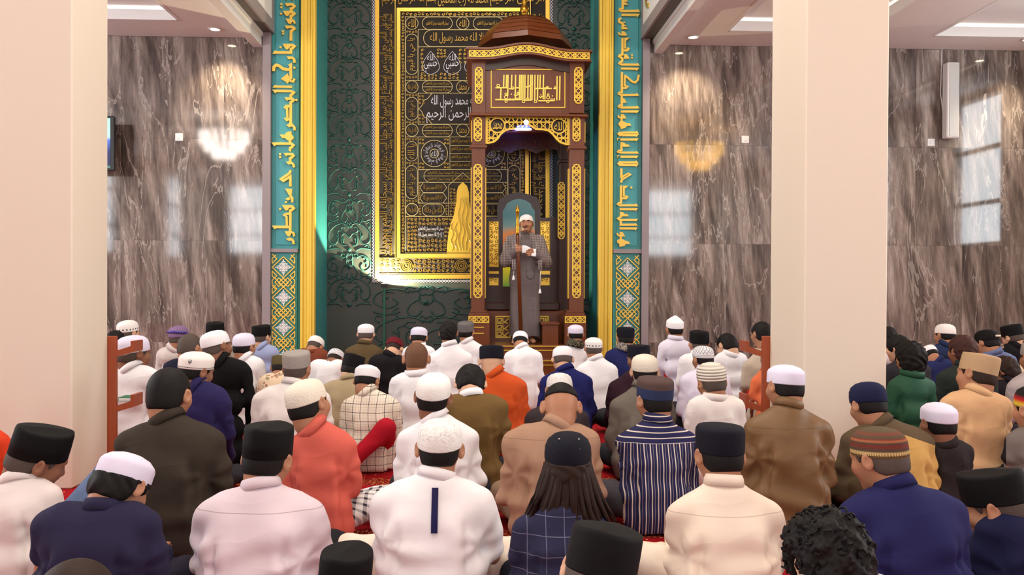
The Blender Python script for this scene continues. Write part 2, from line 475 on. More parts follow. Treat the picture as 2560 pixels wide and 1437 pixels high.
wall_windows('wall_rear', YR, 'x', XL - .2, XR + .2, REARW, 2.1, 4.5, M['cream'], ZN)
for c, wd in REARW: window('x', YR - .1, c, wd, 2.1, 4.5)
SW = [q[:2] for q in SIDEW]; LW = [q[:2] for q in LEFT_ADDED]
wall_windows('wall_right', (XR, XR + .2), 'y', YR, YW + .2, SW, 1.85, 4.4, M['cream'], ZC + .4)
for c, wd in SW: window('y', XR + .1, c, wd, 1.85, 4.4)
wall_windows('wall_left', (XL - .2, XL), 'y', YR, YW + .2, LW, 1.85, 4.4, M['cream'], ZC + .4)
for c, wd in LW: window('y', XL - .1, c, wd, 1.85, 4.4)  # frames and panes for the added left fill lights
# aisle ceilings with sunk trays
def aisle(name, x0, x1, trays):
    b = MB(); lip = MB(); y0, y1 = YR, YW + .1; z0, z1 = ZC, ZC + .06
    xs = sorted(set([x0, x1] + [t for q in trays for t in q[:2]])); ys = sorted(set([y0, y1] + [t for q in trays for t in q[2:]]))
    for i in range(len(xs) - 1):
        for j in range(len(ys) - 1):
            cx, cy = (xs[i] + xs[i + 1]) / 2, (ys[j] + ys[j + 1]) / 2
            if any(q[0] < cx < q[1] and q[2] < cy < q[3] for q in trays): continue
            b.box(xs[i], xs[i + 1], ys[j], ys[j + 1], z0, z1)
    for i, q in enumerate(trays):
        for j, (cx, cy, a_, b_) in enumerate(((q[0] - .07, (q[2] + q[3]) / 2, .08, q[3] - q[2]), (q[1] + .07, (q[2] + q[3]) / 2, .08, q[3] - q[2]), ((q[0] + q[1]) / 2, q[3] + .07, q[1] - q[0], .08))):
            area('cove_strip_light', (cx, cy, ZC + .075), (PI, 0, 0), a_, b_, 0.8 * max(a_, b_), (1, .95, .9))
    for q in trays:                                  # upper ceiling of the tray with its hidden slot
        e = .14
        b.box(q[0] - e, q[1] + e, q[2] - e, q[3] + e, ZC + .17, ZC + .23)
        b.box(q[0] - e - .03, q[0] - e, q[2] - e, q[3] + e, ZC + .06, ZC + .17).box(q[1] + e, q[1] + e + .03, q[2] - e, q[3] + e, ZC + .06, ZC + .17)
        b.box(q[0] - e, q[1] + e, q[2] - e - .03, q[2] - e, ZC + .06, ZC + .17).box(q[0] - e, q[1] + e, q[3] + e, q[3] + e + .03, ZC + .06, ZC + .17)
        r = .03                                      # raised lip round the opening
        lip.box(q[0] - r, q[0] + .012, q[2] - r, q[3] + r, ZC - .004, ZC + .12).box(q[1] - .012, q[1] + r, q[2] - r, q[3] + r, ZC - .004, ZC + .12)
        lip.box(q[0], q[1], q[2] - r, q[2] + .012, ZC - .004, ZC + .12).box(q[0], q[1], q[3] - .012, q[3] + r, ZC - .004, ZC + .12)
    struct(lip.build('trim_' + ('7' if x0 < 0 and x1 < 0 else '8'), M['white']))
    return struct(b.build(name, M['ceil']))
c1 = onz(445, 50, ZC); c2 = onz(1822, 76, ZC); c3 = onz(2335, 89, ZC)
gl0, gl1 = wx(658, YW, 90), wx(682, YW, 90); gr0, gr1 = wx(1606, YW, 100), wx(1634, YW, 120)
sl0, sr1 = wx(633, YW, 118), wx(1656, YW, 134)
aisle('ceiling_left', XL, gl0 + .02, [(-6.9, float(c1[0]), 4.2, float(c1[1])), (-6.9, float(c1[0]), -4.0, 3.2)])
aisle('ceiling_right', gr1 - .02, XR, [(float(c2[0]), float(c2[0]) + 1.75, 4.2, float(c2[1])), (float(c3[0]), 7.6, 4.2, float(c3[1])), (float(c2[0]), 7.6, -4.0, 3.2)])
struct(MB().box(gl0 - .1, gr1 + .1, YR, 12.8, ZN, ZN + .1).build('ceiling_nave', M['ceil']))
# edge beams of the nave
zg = float((wz(682, 87) + wz(1606, 100)) / 2); zs_ = float((wz(645, 118) + wz(1645, 134)) / 2)
struct(MB().box(gl0 - .04, gl1, YR, YW, zg, ZN).build('beam_left', M['darkgrey']))
struct(MB().box(gr0, gr1 + .04, YR, YW, zg, ZN).build('beam_right', M['darkgrey']))
struct(MB().box(sl0, gl0, YR, YW, zs_, zg + .06).build('beam_step_left', M['white']))
struct(MB().box(gr1, sr1, YR, YW, zs_, zg + .06).build('beam_step_right', M['white']))
struct(MB().box(gl1, gl1 + .03, YR, YW - .01, zg, zg + .15).box(gl1, gl1 + .03, YR, YW - .01, zg + 1.15, zg + 1.3).box(gl1, gl1 + .03, YW - .16, YW - .01, zg + .15, zg + 1.15).build('trim_1', M['greyframe']))
struct(MB().box(gr0 - .03, gr0, YR, YW - .01, zg, zg + .15).box(gr0 - .03, gr0, YR, YW - .01, zg + 1.15, zg + 1.3).box(gr0 - .03, gr0, YW - .16, YW - .01, zg + .15, zg + 1.15).build('trim_2', M['greyframe']))
# white boards with gold writing along the beams
def beam_sign(x, face, words, label):
    e = empty('calligraphy_board', (x, 6.0, zg + .65), label, 'sign', 'white calligraphy boards on the nave beams')
    b = MB()
    b.box(min(x + face * .006, x + face * .022), max(x + face * .006, x + face * .022), -2.0, YW - .16, zg + .15, zg + 1.15).build('board', M['white'], e)
    V = []; Fc = []
    yy = YW - .34
    for wd in words:
        G, gf = glyphs(wd); ln = .34 * len(wd) * .62; b0 = len(V)
        for a, c, h in G:
            u = a if face > 0 else 1 - a
            y = yy - ln + (a * ln if face < 0 else (1 - a) * ln)
            V.append((x + face * (.022 + (.018 if h > 0 else 0)), y, zg + .27 + c * .72))
        Fc += [tuple(b0 + i for i in f) for f in gf]; yy -= ln + .25
    obj('lettering', V, Fc, M['gold'], e)
beam_sign(gl1, 1, ['سبحان الله', 'والحمد لله', 'ولا إله إلا الله', 'والله أكبر'], 'white board with gold script on the beam beside the television aisle')
beam_sign(gr0, -1, ['والله أكبر', 'ولا إله إلا الله', 'والحمد لله', 'سبحان الله'], 'white board with gold script on the beam nearer the pulpit')
# square columns
def column(name, pfr, pbk, side, Yf):
    x = at(pfr, 500, Yf)[0]
    d = abs((pbk - 1191) / (pfr - 1191))
    ln = Yf / d - Yf
    b = MB()
    x0, x1 = (x - .52, x) if side < 0 else (x, x + .52)
    b.box(x0, x1, Yf, Yf + ln, 0, ZC + .02, .008)
    o = struct(b.build(name, M['cream'])); return x0, x1, Yf, Yf + ln
colL = column('column_left', 180, 268, -1, 5.2)
xr_ = at(2221, 400, 5.2)[0]
xl_ = at(2014, 400, 5.2)[0]; dpt = 5.2 / ((1927 - 1191) / (2014 - 1191)) - 5.2
struct(MB().box(xl_, xr_, 5.2, 5.2 + dpt, 0, ZC + .02, .008).build('column_right', M['cream']))
colR = (xl_, xr_, 5.2, 5.2 + dpt)
# portal frame: grey pilasters and bars, yellow mouldings
def wallbox(b, x0, x1, y0, y1, prot, Y=YW, top=None, bot=None, bev=0.0):
    X0, X1 = wx(x0, Y), wx(x1, Y)
    z1 = top if top is not None else wz((x0 + x1) / 2, y0, Y); z0 = bot if bot is not None else wz((x0 + x1) / 2, y1, Y)
    return b.box(X0, X1, Y - prot, Y + .02, z0, z1, bev)
b = MB(); wallbox(b, 660, 680, 0, 0, .09, top=ZN, bot=0); wallbox(b, 680, 747, 622, 631, .07); struct(b.build('trim_3', M['greyframe']))
b = MB(); wallbox(b, 1603, 1620, 0, 0, .09, top=ZN, bot=0); wallbox(b, 1533, 1603, 623, 633, .07); struct(b.build('trim_4', M['greyframe']))
def moulding(name, x0, x1):
    b = MB(); w3 = (x1 - x0)
    for f0, f1, p in ((0, .18, .10), (.18, .44, .075), (.44, .70, .085), (.70, .82, .11), (.82, 1, .09)):
        X0, X1 = wx(x0 + w3 * f0), wx(x0 + w3 * f1)
        b.box(X0, X1, YW - p, YW + .02, 0, ZN, .006)
    struct(b.build(name, M['yellow']))
moulding('trim_5', 755, 790); moulding('trim_6', 1495, 1530)

# ---- raised calligraphy bands (traced letter by letter)
TL = [(0, [  # strip of the left band: (row origin, [(kind, points, width)])
    ('d', (420, 10), 24), ('r', [(520, 0), (560, 28)], 40), ('d', (305, 120), 25), ('d', (305, 185), 25),
    ('p', [(378, 100), (470, 100), (440, 178)]), ('r', [(400, 128), (540, 125), (580, 165), (540, 205), (510, 215), (510, 280)], 54),
    ('p', [(340, 262), (460, 265), (482, 330), (440, 372), (400, 365), (362, 312)]), ('r', [(430, 288), (540, 290), (578, 320), (540, 355), (508, 365), (505, 440)], 54), ('d', (298, 322), 24),
    ('p', [(395, 428), (540, 430), (545, 480), (500, 540), (450, 525), (415, 465)]), ('r', [(520, 450), (572, 480), (588, 530)], 40),
    ('p', [(370, 572), (470, 572), (435, 648)]), ('r', [(400, 598), (540, 600), (578, 635), (530, 675), (510, 690), (505, 890)], 56), ('d', (340, 688), 25), ('d', (340, 740), 25),
    ('p', [(338, 950), (480, 955), (500, 1010), (440, 1072), (400, 1065), (360, 1010)]), ('r', [(440, 978), (540, 980), (580, 1005), (540, 1045), (508, 1060), (508, 1150)], 54), ('d', (290, 1025), 25),
    ('p', [(118, 1162), (172, 1093), (212, 1108), (535, 1110), (535, 1165)]), ('p', [(415, 1215), (500, 1220), (480, 1290)]), ('r', [(440, 1245), (535, 1245), (575, 1280), (582, 1350)], 50)]),
  (150, [('r', [(140, 262), (148, 175), (200, 130), (262, 150), (340, 210), (420, 228), (480, 222)], 60), ('r', [(500, 110), (503, 430)], 56), ('p', [(442, 132), (528, 80), (530, 150), (470, 150)]), ('d', (580, 188), 25),
    ('p', [(293, 422), (440, 308), (472, 390), (472, 470), (440, 525), (395, 480)]), ('r', [(475, 420), (500, 468), (550, 480), (585, 420)], 44),
    ('p', [(118, 607), (180, 543), (202, 560), (532, 565), (532, 615)]), ('p', [(112, 648), (215, 648), (205, 698), (175, 724)]), ('r', [(160, 674), (520, 680), (568, 708), (530, 748), (503, 765), (503, 840)], 52),
    ('p', [(365, 812), (460, 812), (430, 888)]), ('r', [(400, 836), (530, 838), (565, 865), (530, 898), (503, 915), (500, 1410)], 54), ('d', (622, 868), 24),
    ('p', [(350, 1022), (400, 965), (478, 968), (478, 1018), (420, 1040), (408, 1070)]), ('r', [(425, 1030), (437, 1290)], 46), ('p', [(350, 1243), (430, 1235), (472, 1240), (472, 1292), (412, 1315)])]),
  (310, [('p', [(412, 40), (500, -10), (560, 18), (520, 70), (470, 90)]), ('r', [(500, 40), (550, 55), (582, 90), (585, 150)], 46), ('r', [(500, -20), (500, 40)], 54),
    ('p', [(265, 240), (380, 240), (420, 190), (515, 168), (522, 240), (562, 280), (562, 322), (520, 357), (440, 362), (400, 332), (375, 310), (328, 318)]), ('r', [(487, 340), (487, 440)], 54),
    ('p', [(93, 405), (212, 405), (200, 458), (155, 484)]), ('r', [(150, 430), (510, 430), (558, 462), (520, 508), (492, 520), (485, 575)], 52), ('p', [(445, 560), (515, 545), (497, 605)]),
    ('d', (280, 650), 25), ('d', (280, 714), 25), ('p', [(348, 628), (440, 628), (410, 702)]), ('r', [(390, 652), (530, 650), (560, 680), (520, 722), (490, 735), (488, 820)], 54),
    ('p', [(400, 815), (470, 800), (520, 800), (510, 860), (455, 868)]), ('r', [(500, 825), (550, 855), (575, 930)], 46),
    ('r', [(502, 990), (478, 1050), (300, 1175), (350, 1212), (492, 1120), (494, 1330)], 52)]),
  (460, [('p', [(380, 108), (527, 108), (527, 200), (510, 245), (460, 240), (440, 200)]), ('r', [(495, 180), (500, 270), (535, 305), (532, 395)], 46), ('p', [(378, 325), (470, 285), (510, 330), (445, 355)]), ('d', (405, 390), 25), ('d', (282, 535), 25),
    ('p', [(318, 452), (450, 455), (472, 510), (440, 560), (405, 572), (368, 530)]), ('r', [(420, 480), (530, 482), (565, 518), (530, 553), (494, 565), (490, 1010)], 54),
    ('r', [(470, 635), (400, 638), (368, 662), (415, 692), (422, 900)], 46), ('p', [(103, 885), (190, 880), (200, 942), (165, 962)]), ('r', [(150, 912), (470, 914)], 54),
    ('p', [(375, 1003), (510, 1005), (512, 1060), (480, 1112), (440, 1108), (405, 1060)]), ('r', [(500, 1015), (562, 1040), (572, 1110)], 42), ('p', [(398, 1160), (490, 1135), (540, 1150), (500, 1205), (450, 1200)]), ('r', [(500, 1168), (550, 1195), (565, 1275)], 46)])]
TR = [(0, [('r', [(718, -10), (718, 230)], 48), ('p', [(735, 20), (775, 10), (832, 66), (738, 75)]), ('p', [(735, 88), (775, 80), (832, 135), (738, 137)]), ('r', [(715, 215), (665, 220), (652, 240), (690, 264), (1045, 262)], 46), ('p', [(1015, 226), (1040, 226), (1082, 286), (1010, 286)]),
    ('p', [(692, 320), (1078, 322), (1025, 394), (1005, 370), (692, 370)]), ('r', [(688, 415), (640, 440), (645, 492), (690, 512), (714, 530), (714, 650)], 46), ('p', [(735, 478), (780, 515), (735, 522)]), ('p', [(735, 540), (802, 582), (735, 588)]), ('p', [(735, 602), (785, 600), (832, 648), (695, 650)]),
    ('p', [(690, 690), (742, 688), (792, 740), (806, 782), (688, 782)]), ('r', [(705, 768), (645, 752), (630, 710)], 30), ('r', [(711, 828), (708, 1200)], 46), ('r', [(766, 850), (766, 1055)], 38), ('p', [(748, 828), (862, 822), (800, 885), (748, 880)]), ('r', [(735, 1090), (815, 1092), (838, 1060), (800, 1040)], 44),
    ('r', [(708, 1180), (655, 1192), (640, 1215), (690, 1248), (706, 1260), (702, 1345)], 46), ('p', [(742, 1170), (800, 1172), (862, 1266), (742, 1266)]), ('d', (910, 1190), 22), ('d', (910, 1245), 22),
    ('r', [(702, 1325), (655, 1345), (645, 1365), (690, 1390), (1030, 1392)], 46), ('p', [(1015, 1358), (1040, 1362), (1068, 1416), (1010, 1416)])]),
  (150, [('p', [(680, 183), (1068, 188), (1010, 254), (985, 232), (680, 228)]), ('r', [(700, 278), (698, 725)], 48), ('r', [(762, 340), (755, 580)], 44), ('r', [(755, 345), (820, 395), (920, 485), (980, 497), (1035, 440), (1052, 338)], 44), ('r', [(718, 612), (785, 612), (815, 585), (770, 568)], 44),
    ('r', [(698, 705), (645, 715), (635, 735), (685, 762), (1020, 758)], 44), ('p', [(1005, 722), (1025, 718), (1058, 778), (1000, 778)]), ('r', [(695, 765), (698, 1000)], 46), ('p', [(715, 828), (755, 838), (798, 928), (715, 928)]),
    ('r', [(698, 975), (650, 982), (635, 1002), (685, 1026), (1025, 1022)], 46), ('p', [(1005, 988), (1025, 985), (1065, 1044), (1000, 1044)]), ('p', [(675, 1083), (1065, 1083), (1012, 1142), (985, 1132), (675, 1132)]),
    ('p', [(675, 1165), (742, 1168), (792, 1256), (675, 1256)]), ('r', [(690, 1248), (635, 1228), (618, 1185)], 34), ('r', [(692, 1250), (692, 1330)], 42), ('p', [(622, 1360), (660, 1314), (720, 1308), (785, 1345), (865, 1352), (898, 1405), (800, 1412), (780, 1445), (680, 1478), (665, 1430), (635, 1395)])]),
  (310, [('p', [(700, 175), (990, 178), (1015, 160), (1055, 222), (720, 222)]), ('p', [(720, 228), (1055, 230), (1005, 292), (985, 276), (700, 274)]), ('p', [(598, 226), (640, 180), (700, 185), (722, 225), (700, 265), (650, 275)]),
    ('p', [(668, 320), (1055, 320), (1000, 380), (980, 368), (668, 368)]), ('r', [(605, 318), (650, 322)], 16), ('r', [(608, 318), (608, 362)], 16), ('p', [(668, 395), (740, 408), (800, 455), (825, 440), (875, 492), (795, 497), (720, 497), (712, 470)]), ('r', [(690, 410), (690, 590)], 44),
    ('r', [(690, 565), (635, 580), (620, 598), (680, 618), (1020, 618)], 44), ('p', [(1000, 588), (1015, 585), (1055, 640), (1000, 640)]), ('p', [(668, 682), (1050, 682), (998, 742), (978, 730), (668, 730)]), ('r', [(605, 682), (650, 686)], 16), ('r', [(608, 682), (608, 724)], 16),
    ('p', [(700, 802), (980, 802), (998, 782), (1050, 847), (720, 847)]), ('p', [(720, 855), (1050, 856), (1000, 918), (980, 902), (700, 900)]), ('p', [(598, 850), (648, 796), (705, 800), (722, 850), (705, 895), (650, 902)]),
    ('r', [(688, 950), (688, 1160)], 50), ('r', [(680, 1145), (830, 1060), (865, 1080), (700, 1180), (682, 1250)], 46)]),
  (460, [('r', [(682, 38), (680, 425)], 48), ('r', [(738, 70), (738, 275)], 40), ('p', [(720, 45), (832, 50), (772, 105), (720, 100)]), ('r', [(705, 312), (785, 312), (808, 282), (762, 265)], 44), ('d', (895, 85), 24), ('r', [(680, 402), (630, 415), (615, 432), (660, 458), (1005, 458)], 46), ('p', [(985, 424), (1003, 420), (1042, 480), (985, 480)]),
    ('p', [(652, 515), (1038, 515), (992, 578), (970, 565), (652, 562)]), ('p', [(658, 592), (720, 602), (762, 645), (800, 632), (848, 690), (695, 693), (692, 725), (655, 725)]), ('r', [(675, 700), (620, 735), (655, 763), (1000, 763)], 44), ('p', [(980, 740), (1040, 740), (990, 800)]),
    ('r', [(675, 780), (675, 866), (1000, 864)], 46), ('p', [(975, 835), (990, 832), (1032, 888), (975, 888)]), ('p', [(650, 920), (1030, 922), (985, 985), (965, 968), (650, 966)]),
    ('p', [(650, 1018), (715, 1020), (768, 1117), (655, 1112)]), ('r', [(670, 1108), (615, 1080), (600, 1038)], 34), ('r', [(675, 1100), (675, 1190)], 42), ('p', [(596, 1195), (650, 1163), (730, 1172), (775, 1205), (830, 1210), (873, 1264), (780, 1270), (750, 1312), (650, 1332), (640, 1265), (605, 1245)])])]
def band(x0, x1, y1, px0, T, label):
    X0, X1 = wx(x0), wx(x1)
    e = empty('calligraphy_band', ((X0 + X1) / 2, YW, wz(x0, y1)), label, 'sign')
    b = MB(); z0 = wz((x0 + x1) / 2, y1)
    b.box(X0, X1, YW - .03, YW + .009, z0, ZN - .05)
    b.build('backing', M['teal'], e)
    b = MB(); b.box(X0 + .05, X1 - .05, YW - .04, YW - .03, z0 + .05, ZN - .1, .004); b.build('field', M['teal2'], e)
    F = Flat(YW, .028, .04)
    k = 160 / 1352
    for y0, items in T:
        for it in items:
            tr = lambda p: (px0 + p[0] * k, y0 + p[1] * k)
            if it[0] == 'r': F.ribbon([tr(p) for p in it[1]], it[2] * k)
            elif it[0] == 'p': F.poly([tr(p) for p in it[1]])
            else: F.dot(*tr(it[1]), it[2] * k, 8)
    F.build('lettering', M['goldletter'], e)
band(681, 748, 622, 670, TL, 'teal band of raised gold Arabic lettering on the lamp stand side of the niche')
band(1533, 1602, 624, 1470, TR, 'teal band of raised gold Arabic lettering standing beside the pulpit')

# ---- knotwork panels below the bands
def knots(x0, x1, y0, y1, label):
    e = empty('ornament_panel', ((wx(x0) + wx(x1)) / 2, YW, 0), label, 'panel')
    MB().box(wx(x0) - .03, wx(x1) + .03, YW - .03, YW + .009, 0, wz(x0, y0)).build('backing', M['teal'], e)
    G = Flat(YW, .02, .03); W = Flat(YW, .014, .03)
    w_ = x1 - x0; k = w_ / 460.0; xm = (x0 + x1) / 2; P = 607 * k; lw = 19 * k
    def q(u, v, yy): return (xm + (u - 322) * k, yy + (v - 378) * k)
    yc = y0 + 308 * k
    while yc < 1000:
        for sx in (1, -1):
            def S(pts): return [q(322 + sx * (u - 322), v, yc) for u, v in pts]
            G.ribbon(S([(322, 590), (545, 378), (322, 165)]), lw)
            G.ribbon(S([(548, 300), (548, 455), ]), lw * .01 + .1)
            G.ribbon(S([(548, 455), (455, 548), (548, 640), (548, 740), (470, 830)]), lw)
            G.ribbon(S([(548, 455), (548, 560), (500, 590)]), lw)
            G.ribbon(S([(548, 300), (548, 200), (470, 130)]), lw)
            G.ribbon(S([(548, 300), (455, 210), (548, 110)]), lw)
            # plait
            G.ribbon(S([(322, 600), (420, 690), (330, 770)]), lw)
            G.ribbon(S([(410, 590), (490, 680), (410, 770)]), lw)
            G.ribbon(S([(410, 590), (240, 760)]), lw)
            G.ribbon(S([(490, 600), (322, 770)]), lw)
        # filigree diamond
        for a in range(8):
            t = a * PI / 4; r1, r2 = (150, 60) if a % 2 == 0 else (95, 45)
            c, s = math.cos(t), math.sin(t)
            W.ribbon([q(322 + c * 22, 378 + s * 22, yc), q(322 + c * r1, 378 + s * r1, yc)], 14 * k)
            for sd in (1, -1):
                pts = []
                for j in range(7):
                    aa = t + sd * (.15 + j * .5); rr = r1 * .55 + 26 * math.cos(j * .5)
                    cx, cy = 322 + c * r1 * .62, 378 + s * r1 * .62
                    pts.append(q(cx + 30 * math.cos(t + sd * (j * .55)), cy + 30 * math.sin(t + sd * (j * .55)), yc))
                W.ribbon(pts, 15 * k)
            W.dot(*q(322 + c * r1, 378 + s * r1, yc), 15 * k, 6)
        W.dot(*q(322, 378, yc), 20 * k, 8)
        W.build('filigree', M['plastic'], e); W = Flat(YW, .014, .03)
        yc += P
    G.build('knotwork', M['goldletter'], e)
knots(682, 739, 630, 880, 'green panel of gold knotwork and white diamonds on the side of the green lamp post')
knots(1539, 1596, 633, 880, 'green panel of gold knotwork and white diamonds beside the pulpit')

# ---- television, speaker, plates, downlights
def tv():
    p = at(287, 360, 11.2); x1 = p[0]; z0, z1 = wz(280, 427, 11.2), wz(280, 291, 11.2)
    e = empty('television', (x1 - .6, 11.3, z0), 'flat television on the marble wall, half hidden by the square column', 'television')
    MB().box(x1 - 1.25, x1, 11.17, 11.23, z0, z1, .01).build('bezel', M['black'], e)
    n = N('television_picture'); s = n.sep(n.geo())
    t = n.math('DIVIDE', n.math('SUBTRACT', s[2], z0), z1 - z0)
    col = n.ramp(t, [(.02, hexc(120, 210, 180)), (.1, hexc(20, 24, 70)), (.35, hexc(40, 44, 110)), (.55, hexc(90, 120, 220)), (.62, hexc(200, 240, 235)), (1, hexc(190, 250, 225))])
    n.set(hexc(10, 10, 10), .2, emit=col, es=1.3)
    MB().box(x1 - 1.22, x1 - .045, 11.165, 11.171, z0 + .035, z1 - .03).build('screen', n.m, e)
    MB().box(x1 - .8, x1 - .4, 11.23, YW - .001, z0 + .25, z1 - .25).build('wall_bracket', M['black'], e)
tv()
for (px, py), lab in (((448, 343), 'square white switch plate on the marble near the television'), ((1863, 349), 'square white switch plate between the niche and the wide column'), ((2327, 356), 'square white switch plate below the white column speaker')):
    c = at(px, py, YW)
    e = empty('switch_plate', c, lab, 'switch')
    MB().box(c[0] - .05, c[0] + .05, YW - .012, YW + .001, c[2] - .05, c[2] + .05, .004).build('plate', M['plastic'], e)
    MB().box(c[0] - .018, c[0] + .018, YW - .018, YW - .011, c[2] - .018, c[2] + .018, .003).build('rocker', M['white'], e)
def column_speaker():
    x0, x1 = wx(2367, YW - .15, 250), wx(2398, YW - .15, 250); z0, z1 = wz(2380, 346, YW - .1), wz(2385, 158, YW - .1)
    e = empty('column_speaker', ((x0 + x1) / 2, YW, z0), 'slim white column speaker on the marble wall', 'speaker')
    MB().box(x0, x1, YW - .16, YW - .03, z0, z1, .012).build('cabinet', M['plastic'], e)
    MB().box(x0 + .03, x1 - .012, YW - .166, YW - .158, z0 + .02, z1 - .02, .003).build('grille', plain('speaker_grille', (205, 208, 205), .6), e)
    MB().box(x0 + .04, x1 - .04, YW - .03, YW + .01, z0 + .2, z0 + .3).build('wall_bracket', M['plastic'], e)
    MB().tube([(x0 + .0, YW - .02, ZC), (x0 - .005, YW - .02, z1 + .1), (x0 - .02, YW - .03, z1 - .4), (x0 + .01, YW - .04, z0 + .35)], .006, 6).build('cable', M['plastic'], e)
column_speaker()
dls = [((537, 72), 'lit round downlight in the ceiling above the television wall'), ((1733, 92), 'lit round downlight in the ceiling near the beam by the pulpit'), ((2570, 98), 'lit round downlight at the ceiling edge past the column speaker')]
for (px, py), lab in dls:
    c = onz(px, py, ZC)
    e = empty('downlight', c, lab, 'ceiling light', 'ceiling downlights')
    MB().lathe([(.075, 0), (.085, -.006), (.075, -.012), (.058, -.010), (.055, 0)], c, 20).build('trim_ring', M['white'], e)
    MB().lathe([(.056, -.004), (.05, -.009), (0.0, -.011)], c, 20).build('lens', M['lamp'], e)
    l = bpy.data.lights.new('downlight_lamp', 'SPOT'); l.energy = 170; l.color = (1, .80, .55); l.spot_size = 1.75; l.spot_blend = .8; l.shadow_soft_size = .05
    o = bpy.data.objects.new('downlight_lamp', l); COL.objects.link(o); o.location = (c[0], c[1], c[2] - .03); o.rotation_euler = (.12, 0, 0)
# chandeliers of the aisles, seen as reflections in the polished marble
for i, (x, z, mt, lab) in enumerate(((-5.2, 4.12, emit('crystal_glow', (255, 246, 238), 15), 'crystal chandelier glowing white in the television aisle'), (4.7, 4.0, emit('gilt_glow', (255, 206, 100), 8), 'crystal chandelier glowing gold in the aisle by the wide column'))):
    e = empty('chandelier', (x, 5.0, ZC + .06), lab, 'chandelier')
    b = MB()
    for k, (r, h0, h1) in enumerate(((.48, -.05, .17), (.38, -.22, -.06), (.22, -.36, -.23))):
        for j in range(18):
            a = 2 * PI * j / 18
            b.lathe([(.001, z - ZC + h0 - .05), (.035, z - ZC + h0), (.04, z - ZC + h1)], (x + r * math.cos(a), 5.0 + r * .7 * math.sin(a), ZC), 6)
    b.build('crystal_tiers', mt, e)
    MB().lathe([(.5, 0), (.5, -.02), (.08, -.03), (.05, -.1)], (x, 5.0, ZC + .2), 20).build('ceiling_mount', M['brass'], e)

# ---- book racks on the columns
def rack(px0, px1, side, Yr, label, g):
    Yr = float(Yr) - .002
    x0, x1 = at(px0, 980, Yr)[0], at(px1, 980, Yr)[0]
    z1, z0 = at(px0, 840, Yr)[2], at(px0, 1135, Yr)[2]
    e = empty('book_rack', ((x0 + x1) / 2, Yr, z0), label, 'book rack', g)
    MB().box(x0, x1, Yr, Yr + .03, z0, z1, .004).build('side_panel', M['redwood'], e)
    xo = x1 if side > 0 else x0
    for ya, yb in ((866, 892), (1000, 1030)):
        za, zb = at(px0, ya, Yr)[2], at(px0, yb, Yr)[2]; dx = side * .115
        prof = [(xo, zb), (xo + dx, zb + .035), (xo + dx, za + .035), (xo + dx * .8, za + .035), (xo + dx * .8, zb + .07), (xo, zb + .04)]
        v = [(x, y, z) for y in (Yr + .002, Yr + .15) for x, z in prof]; n = len(prof)
        f = [tuple(range(n)), tuple(range(2 * n - 1, n - 1, -1))] + [(i, n + i, n + (i + 1) % n, (i + 1) % n) for i in range(n)]
        obj('tier', v, f, M['redwood'], e)
    return xo, e
xo, _ = rack(259, 290, 1, colL[3], 'tall red-brown wooden book rack with a green book on it', 'book racks')
rack(1906, 1933, -1, colR[3], 'red-brown wooden book rack standing out in front of a boy in orange', 'book racks')
c = at(302, 998, 5.8)
e = empty('book', (xo + .04, 5.9, c[2]), 'green book lying on the lower tier of the wooden rack', 'book')
MB().box(xo + .004, xo + .088, colL[3] + .02, colL[3] + .14, c[2] - .002, c[2] + .024, .002).build('cover', plain('green_book_cloth', (20, 110, 62), .5), e)
MB().box(xo + .010, xo + .089, colL[3] + .015, colL[3] + .135, c[2] + .002, c[2] + .020).build('page_block', M['paper'], e)
# ================================================================ the niche wall: relief boards and the framed gold-embroidered hanging
def smooth_pts(P, n=5):
    P = [np.array(p, float) for p in P]; out = []
    for i in range(len(P) - 1):
        a, b, c, d = P[max(i - 1, 0)], P[i], P[i + 1], P[min(i + 2, len(P) - 1)]
        for k in range(n):
            t = k / n
            out.append(.5 * ((2 * b) + (c - a) * t + (2 * a - 5 * b + 4 * c - d) * t * t + (3 * b - a - 3 * c + d) * t ** 3))
    out.append(P[-1]); return out
def spiral(c, r, a0, turns, sgn=1, n=12, r1=.15):
    return [(c[0] + r * (1 - (1 - r1) * k / n) * math.cos(a0 + sgn * 2 * PI * turns * k / n), c[1] + r * (1 - (1 - r1) * k / n) * math.sin(a0 + sgn * 2 * PI * turns * k / n)) for k in range(n + 1)]
MOTIF = [[(0, .02), (.25, .10), (.62, .06), (.92, .14), (.95, .27), (.70, .34), (.52, .27), (.62, .20)], [(.1, .20), (.3, .30), (.34, .42), (.18, .46), (.08, .38)],
         [(0, .55), (.28, .48), (.62, .52), (.9, .64), (.92, .80), (.66, .86), (.50, .76), (.62, .69)], [(0, .74), (.2, .66), (.36, .72), (.34, .86), (.14, .88)],
         [(.98, .40), (.72, .44), (.48, .40)], [(.30, .98), (.55, .93), (.98, .95)], [(.02, .30), (.14, .22), (.10, .12)], [(.40, .60), (.52, .64), (.50, .72)], [(.70, .18), (.80, .22), (.78, .28)], [(.20, .05), (.32, .03), (.40, .08), (.32, .12)], [(.60, .12), (.72, .10), (.80, .16), (.70, .20)], [(.78, .48), (.90, .46), (.95, .52), (.86, .56)], [(.20, .56), (.34, .55), (.38, .62), (.26, .64)], [(.70, .90), (.82, .87), (.90, .92)], [(.24, .78), (.30, .74), (.28, .84)], [(.50, .34), (.60, .38), (.54, .46), (.42, .50)], [(.0, .06), (.10, .03), (.14, .10), (.06, .15), (.0, .13)], [(.0, .50), (.08, .46), (.12, .52), (.05, .56)]]
e = empty('relief_panel', (wx(870, YB), YB, 0), 'dark teal board of carved arabesque between the teal jamb and the gold hanging', 'wall panel')
